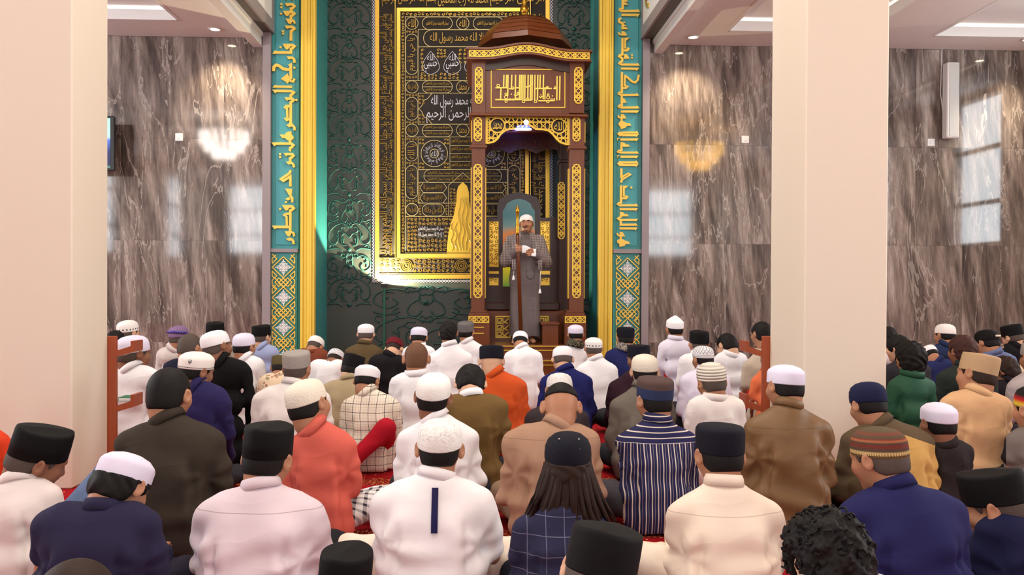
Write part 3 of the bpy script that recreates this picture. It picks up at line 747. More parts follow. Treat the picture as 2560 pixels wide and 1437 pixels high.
def reliefs(xa, xb, y0, y1, h, par, w=4.2):
    F = Flat(YB, .022, -.019); xc = (xa + xb) / 2; hw = (xb - xa) / 2
    y = y0
    while y < y1:
        for c in MOTIF:
            for s in (1, -1):
                F.ribbon([(xc + s * p[0] * hw, y + p[1] * h) for p in smooth_pts(c, 4)], w, ridge=True)
        F.poly([(xc, y + .20 * h), (xc + 6, y + .26 * h), (xc, y + .30 * h), (xc - 6, y + .26 * h)], .02)
        F.poly([(xc, y + .90 * h), (xc + 7, y + .96 * h), (xc, y + 1.0 * h), (xc - 7, y + .96 * h)], .02)
        y += h
    return F.build('carved_arabesque', M['ridge'], par, True)
reliefs(818, 928, -60, 700, 138, e, 3.6)
e = empty('relief_panel', (wx(1430, YB), YB, 0), 'dark teal board of carved arabesque behind the pulpit column', 'wall panel')
reliefs(1392, 1478, -60, 880, 138, e, 3.2)
e = empty('relief_panel', (wx(1060, YB), YB, 0), 'plain lower board of faint carving under the gold hanging', 'wall panel')
reliefs(930, 1200, 712, 880, 168, e, 4)

KX0, KX1 = 939, 1373
KH = empty('gold_embroidered_hanging', (wx(1156, YB), YB, wz(1156, 698, YB)), 'black hanging embroidered in gold script inside a double gold frame behind the pulpit', 'wall hanging')
def wpoly(b, x0, x1, y0, y1, prot, Y=YB):
    X0, X1 = at(x0, 350, Y)[0], at(x1, 350, Y)[0]
    b.box(X0, X1, Y - prot, Y + .02, at((x0 + x1) / 2, y1, Y)[2], at((x0 + x1) / 2, y0, Y)[2]); return b
wpoly(MB(), KX0, KX1, -120, 697, .012).build('cloth', M['kiswah'], KH)
G = Flat(YB, .03, .012)
G.ribbon([(943.5, -120), (943.5, 691.5), (1368.5, 691.5), (1368.5, -120)], 10)
G.ribbon([(997, 26), (1317, 26), (1317, 639), (997, 639)], 9, True)
G.ribbon([(988.5, 643), (988.5, -120)], 1.5); G.ribbon([(1325.5, 643), (1325.5, -120)], 1.5); G.ribbon([(948, 645), (1364, 645)], 1.5); G.ribbon([(948, 684), (1364, 684)], 1.5)
G.build('gilt_frame', M['gold'], KH)
T = Flat(YB, .012, .0)                              # pale lace edging
def lace(p, q, w, n):
    p = np.array(p, float); q = np.array(q, float); u = (q - p) / n; nn = np.array([-u[1], u[0]]); nn = nn / np.hypot(*nn) * w
    for i in range(n):
        a = p + u * i; m_ = a + u * .5; b_ = a + u
        T.ribbon([a, m_ + nn * .5, b_], 1.7); T.ribbon([a, m_ - nn * .5, b_], 1.7)
        T.dot(*(a), 1.6, 6)
lace((934.5, -110), (934.5, 700), 6, 105); lace((1378, -110), (1378, 700), 6, 105); lace((932, 702.5), (1380, 702.5), 6, 58)
T.build('lace_edging', M['silver'], KH)
L = Flat(YB, .008, .012)                            # pale gold cartouche lines
def both(fn):
    fn(lambda x: x); fn(lambda x: 2314 - x)
L.rect(1013.5, 43, 1300.5, 632, 1.4)
L.ribbon([(1045.5, 75), (1045.5, 202)], 1.3); L.ribbon([(1268.5, 75), (1268.5, 202)], 1.3); L.ribbon([(1045.5, 75), (1268.5, 75)], 1.3); L.ribbon([(1045.5, 118), (1268.5, 118)], 1.3)
for y in (202, 343, 424, 456, 508, 541): L.ribbon([(1013.5 if y in (202, 343, 541) else 1045.5, y), (1300.5 if y in (202, 343, 541) else 1268.5, y)], 1.3)
L.rect(1045.5, 233.5, 1268.5, 311, 1.3)
for s in (1, -1):
    X = lambda x: x if s > 0 else 2314 - x
    for y in (59, 218, 326, 524): L.ring(X(1030), y, 15.5, 1.5, 28)
    L.pill(min(X(1014.5), X(1045)), 86, max(X(1014.5), X(1045)), 187, 1.5)
    L.pill(min(X(1014.5), X(1045)), 244, max(X(1014.5), X(1045)), 301, 1.5); L.pill(min(X(1014.5), X(1044)), 354, max(X(1014.5), X(1044)), 403, 1.2); L.pill(min(X(1014.5), X(1044)), 414, max(X(1014.5), X(1044)), 497, 1.2)
    for y0, y1 in ((43.5, 74.5), (202.5, 233), (311.5, 342.5)):
        a, b_ = sorted((X(1056), X(1131))); L.pill(a, y0, b_, y1, 1.5)
        if y0 > 100: L.ribbon([(a, (y0 + y1) / 2), (b_, (y0 + y1) / 2)], 1.2)
    L.ribbon([(X(p[0]), p[1]) for p in smooth_pts([(1046, 272), (1054, 266), (1060, 252), (1068, 248), (1075, 240), (1080, 234)], 4)], 1.5)
    L.ribbon([(X(p[0]), p[1]) for p in smooth_pts([(1046, 272), (1054, 279), (1060, 292), (1068, 296), (1075, 304), (1080, 310)], 4)], 1.5)
    L.ring(X(1086), 384, 33, 1.6, 40); L.ring(X(1086), 384, 11, 1.6, 24); L.ribbon([(X(1045.5), 343), (X(1045.5), 508)], 1.2); L.ribbon([(X(1125), 343), (X(1125), 424)], 1.2)
    for y0 in (456.5, 482.5): L.ribbon([(X(x), y) for x, y in ((1050, y0 + 12.5), (1058, y0), (1108, y0), (1117, y0 + 12.5), (1108, y0 + 25), (1058, y0 + 25))], 1.2, True)
    L.ribbon([(X(1157), 432), (X(1122), 463), (X(1122), 541)], 1.4); L.pill(min(X(1056), X(1111)), 510, max(X(1056), X(1111)), 540, 1.2)
L.ring(1157, 59, 15.5, 1.5); L.ring(1157, 218, 15.5, 1.5); L.ring(1157, 326, 15.5, 1.5)
L.pill(1059, 75.5, 1256, 117.5, 1.5); L.pill(1060, 424, 1254, 456, 1.2); L.ribbon([(1060, 440), (1254, 440)], 1)
for y in (364, 384, 404): L.ribbon([(1125, y), (1189, y)], 1.1)
L.build('cartouche_lines', M['goldpale'], KH)
# script
A = Flat(YB, .010, .012); S = Flat(YB, .010, .012)
p1, p2, p3, p4, p5 = 'لا إله إلا الله محمد رسول الله', 'سبحان الله وبحمده سبحان الله العظيم', 'الله جل جلاله', 'يا حي يا قيوم', 'قل هو الله أحد'
for s in (1, -1):
    X = lambda x, w_: x if s > 0 else 2314 - x - w_
    A.text('الله', X(1020, 20), 49, X(1020, 20) + 20, 69); A.text(p2, X(1066, 55), 53, X(1066, 55) + 55, 68)
    A.text(p4, X(1019, 22), 96, X(1019, 22) + 22, 178, 1)
    for y in (210, 318, 516): A.text(p3, X(1019, 22), y, X(1019, 22) + 22, y + 17)
    for y in (205, 220, 314, 329): A.text(p2, X(1064, 60), y, X(1064, 60) + 60, y + 11)
    A.text(p4, X(1020, 20), 252, X(1020, 20) + 20, 293, 1); A.text('يا الله', X(1019, 22), 360, X(1019, 22) + 22, 398, 1); A.text('يا حي يا قيوم', X(1019, 22), 422, X(1019, 22) + 22, 490, 1)
    S.text('الله', X(1068, 18), 136, X(1068, 18) + 18, 152); S.text('حسبي', X(1061, 32), 155, X(1061, 32) + 32, 180); S.text('الله', X(1122, 18), 136, X(1122, 18) + 18, 152); S.text('حسبي', X(1115, 32), 155, X(1115, 32) + 32, 180)
    for xc in (1077, 1131): S.ribbon([(X(xc + u, 0), 159 + v) for u, v in smooth_pts([(0, -30), (8, -20), (19, -2), (20, 16), (0, 28), (-20, 16), (-19, -2), (-8, -20), (0, -30)], 3)], 1)
    for y in (461, 487): A.text(p1, X(1058, 50), y, X(1058, 50) + 50, y + 17)
    A.text(p3, X(1062, 43), 515, X(1062, 43) + 43, 536)
    for y in (428, 443): A.text(p2, X(1070, 80), y, X(1070, 80) + 80, y + 11)
    S.text('الله', X(1078, 16), 377, X(1078, 16) + 16, 391)
    cx = 1086 if s > 0 else 1228
    for k in range(4):
        a0 = k * PI / 2; Vg, Fg = glyphs(p5); b0 = len(S.v)
        for a, b_, h in Vg:
            t = a0 - a * 1.35; r = 14 + b_ * 15
            S.v.append(S._p(cx + r * math.sin(-t), 384 - r * math.cos(t), .010 if h > 0 else 0))
        S.f += [tuple(b0 + i for i in f) for f in Fg]
A.text('الله', 1148, 50, 1166, 68); A.text('محمد', 1147, 211, 1167, 226); A.text('محمد', 1147, 319, 1167, 334)
A.text(p1, 1075, 82, 1240, 112); S.text(p1, 1078, 238, 1240, 272); S.text('بسم الله الرحمن الرحيم', 1066, 268, 1250, 308)
for y in (346, 366, 386, 406): A.text(p2, 1129, y, 1186, y + 15)
S.text(p2, 1046, 566, 1109, 579); S.text(p1, 1046, 580, 1109, 593)
A.text(p5, 1144, 440, 1170, 452)
# big script of the outer band
for k, (y0, y1, t) in enumerate(((36, 160, 'ولله على الناس حج البيت'), (165, 300, 'من استطاع إليه سبيلا'), (305, 450, 'وإذ جعلنا البيت مثابة للناس'), (455, 640, 'سبحانك اللهم وبحمدك'))):
    A.text(t, 950, y0, 976, y1, 1); A.text(p2, 968, y0, 987, y1, 1); A.text(t, 1338, y0, 1364, y1, -1); A.text(p2, 1327, y0, 1346, y1, -1)
for x0, x1, t in ((955, 1090, 'بسم الله الرحمن الرحيم'), (1095, 1220, 'الحمد لله رب العالمين'), (1225, 1360, 'الرحمن الرحيم')): A.text(t, x0, -18, x1, 17)
A.build('gold_script', M['goldthread'], KH); S.build('silver_script', M['silver'], KH)
# scrolling leaf fillers
O = Flat(YB, .009, .012)
def scroll(x0, y0, x1, y1, c, w):
    nx, ny = max(1, round((x1 - x0) / c)), max(1, round((y1 - y0) / c)); dx, dy = (x1 - x0) / nx, (y1 - y0) / ny
    for i in range(nx):
        for j in range(ny):
            cx, cy = x0 + (i + .5) * dx, y0 + (j + .5) * dy; r = min(dx, dy) * .46; sg = 1 if (i + j) % 2 else -1
            O.ribbon(spiral((cx, cy), r, (i * 1.3 + j * 2.1), .95, sg, 8, .2), w)
            O.ribbon([(cx + r * math.cos(t) * .5, cy + r * math.sin(t) * .5) for t in (2.2, 2.9)] + [(cx, cy)], w * 1.3)
scroll(1003, 32, 1012.5, 632, 8, 1.6); scroll(1302, 32, 1311, 632, 8, 1.6); scroll(1014, 31, 1300, 42, 10, 1.4); scroll(1003, 633, 1125, 634.5, 10, .5)
for s in (1, -1):
    def sc(x0, y0, x1, y1, c, w):
        if s > 0: scroll(x0, y0, x1, y1, c, w)
        else: scroll(2314 - x1, y0, 2314 - x0, y1, c, w)
    sc(1050, 122, 1062, 200, 10, 1.3); sc(1092, 122, 1116, 146, 9, 1.3); sc(1098, 182, 1150, 200, 10, 1.3); sc(1145, 122, 1157, 160, 10, 1.3); sc(1050, 186, 1095, 201, 9, 1.2)
    for y in (345, 405): sc(1048, y, 1062, y + 18, 8, 1.5); sc(1110, y, 1124, y + 18, 8, 1.5)
    for y in (76, 189, 234, 302, 344, 404, 498): sc(1015, y, 1044, y + 9, 8, 1.1)
    sc(1047, 456, 1052, 508, 6, 1); sc(1124, 470, 1141, 540, 8, 1.1); sc(1047, 512, 1055, 538, 7, 1); sc(1112, 512, 1121, 538, 7, 1)
    sc(1047, 237, 1062, 262, 8, 1); sc(1047, 284, 1062, 309, 8, 1); sc(1018, 543, 1044, 630, 10, 1.7); sc(1046, 543, 1132, 564, 10, 1.7); sc(1046, 596, 1117, 630, 10, 1.7); sc(1111, 566, 1126, 594, 10, 1.6)
scroll(950, 647, 1002, 682, 12, 1.8); scroll(1032, 647, 1138, 682, 12, 1.8); scroll(1170, 647, 1362, 682, 12, 1.8)
for x in (1016, 1153, 1290): O.ring(x, 664, 15, 1.6); O.ring(x, 664, 11, 2.2); O.ring(x, 664, 7, 2.2); O.dot(x, 664, 3, 8)
O.build('leaf_scrolls', M['goldthread'], KH)
V = Flat(YB, .016, .012)                            # golden door curtain in the middle of the hanging
half = [(1157, 455), (1146, 466), (1142, 480), (1141, 505), (1135, 537), (1128, 556), (1122, 580), (1118, 612), (1117, 634)]
V.poly(half[::1] + [(2314 - x, y) for x, y in half[:0:-1]])
V.build('gold_veil', M['goldp'], KH)
U = Flat(YB, .007, .028)
for i in range(7):
    x = 1130 + i * 9
    U.ribbon([(x + 3 * math.sin(k * 1.3 + i), 628 - k * (13 if 1 < i < 5 else 7)) for k in range(11)], 1.6, ridge=True)
U.build('veil_embroidery', M['gold'], KH)

# ---- lamp on a stand lighting the hanging from below
c = at(961, 714, 12.1)
e = empty('floodlight_stand', (c[0], c[1], 0), 'thin green pole with a small floodlight on top below the gold hanging', 'lamp')
MB().tube([(c[0], c[1], 0), (c[0], c[1], c[2] - .02)], .016, 10).build('pole', M['iron'], e)
MB().lathe([(.16, 0), (.16, .015), (.03, .03)], (c[0], c[1], 0), 20).build('base', M['iron'], e)
MB().box(c[0] - .045, c[0] + .045, c[1] - .03, c[1] + .03, c[2] - .02, c[2] + .03, .006).build('lamp_head', M['black'], e)
MB().box(c[0] - .036, c[0] + .036, c[1] - .022, c[1] + .022, c[2] + .0305, c[2] + .034).build('lens', M['lamp'], e)
l = bpy.data.lights.new('floodlight_lamp', 'SPOT'); l.energy = 320; l.color = (1, .86, .55); l.spot_size = 2.75; l.spot_blend = .12; l.shadow_soft_size = .02
o = bpy.data.objects.new('floodlight_lamp', l); COL.objects.link(o); o.location = (c[0], c[1], c[2] + .045)
o.rotation_euler = Vector((.30, .25, 1)).to_track_quat('-Z', 'Y').to_euler()

# ================================================================ the pulpit
YF, YK = 10.6, 12.0
PU = empty('pulpit', (at(1317, 500, YF)[0], YF, 0), 'tall mahogany pulpit with gold fretwork columns and a stepped dome', 'pulpit')
def wb(b, x0, x1, y0, y1, Y, depth, bev=.004):
    X0, X1 = at(x0, (y0 + y1) / 2, Y)[0], at(x1, (y0 + y1) / 2, Y)[0]
    z1, z0 = at((x0 + x1) / 2, y0, Y)[2], at((x0 + x1) / 2, y1, Y)[2]
    b.box(X0, X1, Y, Y + depth, max(z0, 0), z1, bev); return b
def fret(x0, y0, x1, y1, Y, base, name='gold_fretwork', par=None, ends=True, horiz=False, fy=None, mat='goldp'):
    F = Flat(Y, .012, base); fy = fy or (lambda x: 0)
    w_ = (y1 - y0) if horiz else (x1 - x0); bd = w_ * .16; iw = w_ - 2 * bd
    P = (lambda a, c: (a, c + fy(a))) if horiz else (lambda a, c: (c, a))
    a0, a1, c0, c1 = (x0, x1, y0, y1) if horiz else (y0, y1, x0, x1); cm = (c0 + c1) / 2
    e_ = w_ * .38 if ends else 0
    def line(pts, w):
        F.ribbon([P(*p) for p in pts], w)
    st = 10 if horiz else 1
    def long(c): return [(a0 + e_ + (a1 - a0 - 2 * e_) * k / st, c) for k in range(st + 1)]
    line(long(c0 + bd / 2), bd); line(long(c1 - bd / 2), bd)
    if ends:
        for a, s in ((a0, 1), (a1, -1)):
            line([(a + s * e_, c0), (a + s * e_ * .95, c0 + w_ * .16), (a + s * e_ * .35, c0 + w_ * .22), (a + s * bd * .4, cm), (a + s * e_ * .35, c1 - w_ * .22), (a + s * e_ * .95, c1 - w_ * .16), (a + s * e_, c1)], bd * .9)
    else:
        line([(a0 + bd / 2, c0), (a0 + bd / 2, c1)], bd); line([(a1 - bd / 2, c0), (a1 - bd / 2, c1)], bd)
    A0, A1 = a0 + (e_ * .5 if ends else bd), a1 - (e_ * .5 if ends else bd)
    n = max(1, round((A1 - A0) / (iw * 2.0))); h = (A1 - A0) / n; bw = w_ * .105; r = iw / 2
    for i in range(n):
        a = A0 + (i + .5) * h
        for s in (1, -1):
            line([(a - h / 2, cm - s * r), (a - h * .27, cm), (a - h * .05, cm + s * r)], bw); line([(a + h / 2, cm - s * r), (a + h * .27, cm), (a + h * .05, cm + s * r)], bw)
            line([(a, cm + s * r), (a, cm + s * r * .45)], bw)
        for k in range(8):
            t = k * PI / 4; t2 = t + PI / 8; t3 = t + PI / 4; R1, R2 = r * .62, r * .36
            line([(a + R1 * math.sin(t), cm + R1 * math.cos(t)), (a + R2 * math.sin(t2), cm + R2 * math.cos(t2)), (a + R1 * math.sin(t3), cm + R1 * math.cos(t3))], bw * .8)
    return F.build(name, M[mat], par)
# bases, columns, collars
for k, (a, b_, fa, fb) in enumerate(((1170, 1224, 1183, 1206), (1411, 1465, 1430, 1452))):
    m_ = MB(); wb(m_, a, b_, 788, 1010, YF - .05, .36); wb(m_, a + 3, b_ - 3, 782, 788, YF - .03, .32); wb(m_, a + 6, b_ - 6, 776, 782, YF - .02, .3)
    base = m_.build('base_block', M['mahog'], PU); fret(a + 1, 790, b_ - 1, 807, YF - .05, 0, 'gold_fretwork', base, False, True)
    q = Flat(YF - .05, .008)
    for y in (818, 833, 872, 887): q.ribbon([(a + 8, y), (b_ - 14, y)], 2.2)
    q.build('gold_line', M['goldp'], base)
    for Yc in (YF, YK - .17):
        sx0, sx1 = at(a + 9, 500, YF)[0], at(b_ - 9, 500, YF)[0] - .0
        sx0, sx1 = (at(1179, 500, YF)[0], at(1213, 500, YF)[0]) if k == 0 else (at(1424, 500, YF)[0], at(1461, 500, YF)[0])
        z0, z1 = at(1200, 790, YF)[2], at(1200, 288, YF)[2]
        m_ = MB(); m_.box(sx0, sx1, Yc, Yc + .17, z0 - (.0 if Yc == YF else .4), z1, .006)
        zc = at(1195, 366, YF)[2]; m_.box(sx0 - .022, sx1 + .022, Yc - .02, Yc + .19, zc - .022, zc + .022, .008)
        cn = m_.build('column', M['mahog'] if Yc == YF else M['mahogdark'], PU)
        if Yc == YF:
            fret(fa, 410, fb, 745, YF, 0, par=cn); fret(fa + 1, 293, fb - 1, 354, YF, 0, par=cn)
        elif k == 1:
            fret(1394, 455, 1412, 598, Yc, 0, par=cn)
        # slim gilt edges of the column sides
        e2 = MB()
        if Yc == YF:
            for xx in (sx0 - .012, sx1): e2.box(xx, xx + .012, Yc + .03, Yc + .14, at(1195, 745, YF)[2], at(1195, 418, YF)[2]).box(xx, xx + .012, Yc + .03, Yc + .14, at(1195, 352, YF)[2], at(1195, 300, YF)[2])
            e2.build('gilt_edge', M['goldp'], cn)
# header box with the square Kufic panel
m_ = MB(); wb(m_, 1181, 1460, 150, 284, YF + .02, YK - YF - .04); hb = m_.build('header_box', M['mahog'], PU)
for a, b_, fa, fb in ((1179, 1214, 1187, 1207), (1424, 1461, 1435, 1457)):
    m_ = MB(); wb(m_, a, b_, 152, 283, YF - .02, .06); q = m_.build('corner_pilaster', M['mahog'], hb); fret(fa, 168, fb, 260, YF - .02, 0, par=hb)
m_ = MB(); wb(m_, 1172, 1470, 283, 291, YF - .06, YK - YF + .1, .01).build('lower_moulding', M['mahog'], PU)
fr = Flat(YF + .02, .01); fr.rect(1228, 174, 1412, 269, 2.2); fr.build('gold_border', M['goldp'], hb)
K = Flat(YF + .02, .014); kk = 210 / 2560
def kp(x, y): return (1220 + x * kk, 170 + y * kk)
for x, a, b_ in ((485, 215, 605), (565, 215, 605), (610, 215, 860), (725, 215, 605), (840, 215, 965), (965, 215, 985), (1015, 215, 985), (1070, 215, 985), (1128, 215, 985), (1222, 215, 950), (1298, 215, 1000), (1348, 215, 995), (1740, 590, 965), (395, 600, 970), (1590, 215, 610), (1690, 215, 960), (2105, 250, 995), (2190, 245, 995), (1515, 215, 985), (1430, 215, 985)):
    K.ribbon([kp(x, a), kp(x - 12, b_)], 40 * kk)
for y, a, b_ in ((610, 225, 600), (632, 1450, 1940), (632, 1990, 2090), (610, 820, 940), (970, 220, 1015), (990, 1130, 1310), (1005, 1530, 2030), (640, 640, 760)): K.ribbon([kp(a, y), kp(b_, y)], 40 * kk)
for x, y, r in ((310, 545, 40), (750, 620, 38), (545, 800, 30), (550, 895, 48), (550, 1020, 35), (1080, 1028, 38), (1448, 1025, 38), (1830, 822, 28), (1830, 905, 46), (1822, 1030, 36), (880, 950, 32), (908, 772, 26), (1205, 948, 32), (1805, 600, 30)): K.ring(*kp(x, y), r * kk, 24 * kk, 14)
for P_ in ([(1130, 560), (1205, 605), (1340, 480)], [(790, 820), (845, 855), (935, 805)], [(1560, 870), (1600, 915), (1650, 860)], [(1780, 580), (1850, 630)], [(2030, 560), (2060, 630)]): K.ribbon([kp(*p) for p in P_], 34 * kk)
for x in (1920, 1975, 2025, 640, 690, 760): K.ribbon([kp(x, 930), kp(x, 1000)], 30 * kk)
for x, y in ((715, 805), (1960, 860), (1605, 825)): K.dot(*kp(x, y), 30 * kk, 3)
K.build('kufic_lettering', M['goldletter'], hb)
# bowed cornice
def ytop(x):
    t = min(max((x - 1212) / (1425 - 1212), 0), 1); lin = 124 + (x - 1165) / 313 * 7
    return lin - 15 * (math.sin(PI * t) ** 2 if 0 < t < 1 else 0)
def slab(name, x0, x1, ya, yb, front, mat, Yp=YF, back=YK):
    n = 24; pts = [(x0 + (x1 - x0) * k / n, ytop(x0 + (x1 - x0) * k / n) + ya) for k in range(n + 1)] + [(x1 - (x1 - x0) * k / n, ytop(x1 - (x1 - x0) * k / n) + yb) for k in range(n + 1)]
    F = Flat(Yp, back - Yp + front, -(back - Yp)); F.poly(pts); return F.build(name, M[mat], PU)
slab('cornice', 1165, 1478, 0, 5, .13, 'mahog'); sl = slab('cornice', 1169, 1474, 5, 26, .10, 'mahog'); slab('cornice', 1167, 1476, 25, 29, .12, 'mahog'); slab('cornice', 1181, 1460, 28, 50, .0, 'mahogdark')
fret(1173, 130, 1471, 147, YF, .10, 'gold_fretwork', sl, False, True, fy=lambda x: ytop(x) + 6 - 130)
# stepped dome and finial
DY = 11.3; dc = at(1313, 80, DY); lv = [(122, 100), (121, 114), (107, 110), (107, 103), (105, 108), (95, 103), (95, 96), (93, 100), (82, 93), (82, 86), (80, 90), (70, 81), (70, 74), (68, 78), (59, 66), (59, 60), (57, 64), (47, 36), (45, 0.0)]
MB().lathe([(r * PX(DY) * 1.04, at(1313, y, DY)[2]) for y, r in lv], (dc[0], DY, 0), 8).build('dome_roof', M['mahog'], PU)
MB().lathe([(r * PX(DY), at(1311, y, DY)[2]) for y, r in ((46, 12), (42, 10), (38, 6), (34, 9), (28, 11.5), (20, 10), (14, 6), (9, 5), (6, 7.5), (2, 6), (-3, 4.5), (-12, 8), (-22, 8), (-34, 3), (-46, .1))], (at(1311, 20, DY)[0], DY, 0), 18).build('finial', M['brass'], PU, True)
# arch panel
AB = [(1212, 357), (1220, 358), (1234, 355), (1244, 347), (1251, 336), (1260.5, 328), (1272, 323), (1288, 322), (1298, 321), (1307, 316), (1319, 310), (1331, 317), (1340, 323), (1360, 324), (1372, 327), (1381.6, 335), (1391, 347), (1401, 356), (1415, 361), (1424, 361)]
def ab(x):
    for (xa, ya), (xb, yb) in zip(AB, AB[1:]):
        if xa <= x <= xb: return ya + (yb - ya) * (x - xa) / (xb - xa)
    return 0
F = Flat(YF + .05, .02); F.ribbon(AB, 4.5); F.ribbon([(1212, 293.5), (1425, 295.5)], 4); F.ribbon([(1216, 293), (1216, 357)], 7); F.ribbon([(1421, 295), (1421, 360)], 7)
F.ring(1243.5, 314, 18, 3.2); F.ring(1397, 316, 18, 3.2)
def inside(p): return 1218 < p[0] < 1419 and 295 < p[1] < ab(p[0]) - 1 and math.hypot(p[0] - 1243.5, p[1] - 314) > 17 and math.hypot(p[0] - 1397, p[1] - 316) > 17
def seg(p, q):
    n = 12; run = []
    for k in range(n + 1):
        t = k / n; r = (p[0] + (q[0] - p[0]) * t, p[1] + (q[1] - p[1]) * t)
        if inside(r): run.append(r)
        else:
            if len(run) > 1: F.ribbon([run[0], run[-1]], 1.7)
            run = []
    if len(run) > 1: F.ribbon([run[0], run[-1]], 1.7)
for i in range(-1, 11):
    x = 1218 + i * 20
    for j in range(0, 4):
        y = 295 + j * 20
        seg((x, y), (x + 20, y + 20)); seg((x + 20, y), (x, y + 20)); seg((x + 5, y - 2), (x + 5, y + 20)); seg((x + 15, y - 2), (x + 15, y + 20)); seg((x, y + 10), (x + 20, y + 10)); seg((x, y + 12.5), (x + 20, y + 12.5))
F.text('محمد', 1232, 304, 1255, 324); F.text('الله', 1385, 305, 1409, 327)
F.build('arch_fretwork', M['goldp'], PU)
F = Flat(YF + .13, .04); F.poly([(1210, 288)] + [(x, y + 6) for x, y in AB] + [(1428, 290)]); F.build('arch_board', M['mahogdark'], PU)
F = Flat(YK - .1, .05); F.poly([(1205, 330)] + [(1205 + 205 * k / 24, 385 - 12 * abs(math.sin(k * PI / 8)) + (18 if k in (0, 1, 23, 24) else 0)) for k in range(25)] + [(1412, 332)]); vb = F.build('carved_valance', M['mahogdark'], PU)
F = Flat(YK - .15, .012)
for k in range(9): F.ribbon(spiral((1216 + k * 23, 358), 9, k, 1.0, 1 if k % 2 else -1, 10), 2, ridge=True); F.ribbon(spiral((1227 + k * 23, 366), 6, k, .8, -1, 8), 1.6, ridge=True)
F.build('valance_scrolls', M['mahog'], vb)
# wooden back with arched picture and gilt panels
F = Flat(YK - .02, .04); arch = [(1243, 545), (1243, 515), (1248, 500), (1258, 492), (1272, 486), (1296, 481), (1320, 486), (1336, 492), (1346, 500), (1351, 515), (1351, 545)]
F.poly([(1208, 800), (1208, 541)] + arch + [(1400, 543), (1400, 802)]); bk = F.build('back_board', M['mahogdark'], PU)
n = N('mountain_picture'); s = n.sep(n.geo()); zb0, zb1 = at(1296, 716, YK)[2], at(1296, 497, YK)[2]
t = n.math('DIVIDE', n.math('SUBTRACT', s[2], zb0), zb1 - zb0); t = n.math('MULTIPLY_ADD', n.math('SUBTRACT', n.noise(n.geo(), 4, 4), .5), .14, t)
n.set(n.ramp(t, [(0, hexc(60, 150, 60)), (.18, hexc(222, 214, 40)), (.30, hexc(216, 200, 40)), (.42, hexc(214, 100, 40)), (.60, hexc(226, 140, 60)), (.68, hexc(110, 150, 140)), (.8, hexc(60, 122, 124)), (1, hexc(90, 140, 136))]), .3)
F = Flat(YK - .06, .006); F.poly([(1257, 716), (1257, 527), (1262, 520), (1268, 508), (1282, 500), (1297, 497), (1312, 500), (1326, 508), (1331, 520), (1337, 527), (1337, 716)]); F.build('painted_picture', n.m, bk)
for x0, y0, x1, y1 in ((1222, 553, 1247, 668), (1350, 553, 1375, 668), (1222, 694, 1247, 714), (1350, 694, 1375, 714), (1222, 678, 1247, 684), (1350, 677, 1375, 686)):
    F = Flat(YK - .06, .008); F.poly([(x0, y0), (x1, y0), (x1, y1), (x0, y1)]); q = F.build('gilt_panel', M['gold'], bk)
    if y1 - y0 > 15:
        F = Flat(YK - .068, .008); ny = max(1, int((y1 - y0) / 11))
        for j in range(ny):
            for i in range(2): F.ribbon(spiral((x0 + 7 + i * 11, y0 + 6 + j * 11), 5, i + j, 1, 1 if (i + j) % 2 else -1, 8), 1.6, ridge=True)
        F.rect(x0 + 1, y0 + 1, x1 - 1, y1 - 1, 1.6); F.build('leaf_relief', M['goldthread'], q)
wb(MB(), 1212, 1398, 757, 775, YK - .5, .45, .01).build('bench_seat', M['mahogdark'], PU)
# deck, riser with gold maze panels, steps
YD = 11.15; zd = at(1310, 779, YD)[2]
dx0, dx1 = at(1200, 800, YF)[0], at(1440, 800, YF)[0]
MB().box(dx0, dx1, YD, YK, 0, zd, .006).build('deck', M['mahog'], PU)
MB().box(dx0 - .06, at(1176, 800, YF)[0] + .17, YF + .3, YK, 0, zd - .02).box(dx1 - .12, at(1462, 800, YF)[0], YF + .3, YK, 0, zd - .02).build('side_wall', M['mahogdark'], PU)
for x0, x1 in ((1239, 1276), (1345, 1371)):
    F = Flat(YD, .01); F.rect(x0 + 1, 791, x1 - 1, 843, 3)
    for j in range(3):
        y = 794 + j * 17
        F.rect(x0 + 5, y + 2, x0 + 14, y + 11, 2.4); F.ribbon([(x0 + 18, y), (x0 + 18, y + 8), (x1 - 6, y + 15)], 2.4); F.ribbon([(x0 + 3, y + 14), (x0 + 18, y + 14), (x1 - 4, y + 2)], 2.4)
    F.build('gold_maze_panel', M['goldp'], PU)
zk = at(1312, 857, 10.85)[2]
for i, (ya, yb, z) in enumerate(((10.5, YD, zk), (10.22, 10.5, zk * .67), (9.94, 10.22, zk * .34))):
    b0 = at(1222, 850, YF - .05)[0] + .012; b1 = at(1413, 850, YF - .05)[0] - .012
    st = MB().box(b0, b1, ya, yb, 0, z, .005).build('step', M['mahog'], PU)
    MB().box(b0 + .01, b1 - .01, ya - .004, ya + .002, z - .02, z - .008).box(b0 + .01, b1 - .01, ya - .004, ya + .002, z - .07, z - .06).build('gold_nosing', M['goldp'], st)
m_ = MB(); wb(m_, 1356, 1396, 812, 905, 10.57, .3); wb(m_, 1353, 1399, 806, 812, 10.55, .34); m_.build('newel_box', M['mahog'], PU)
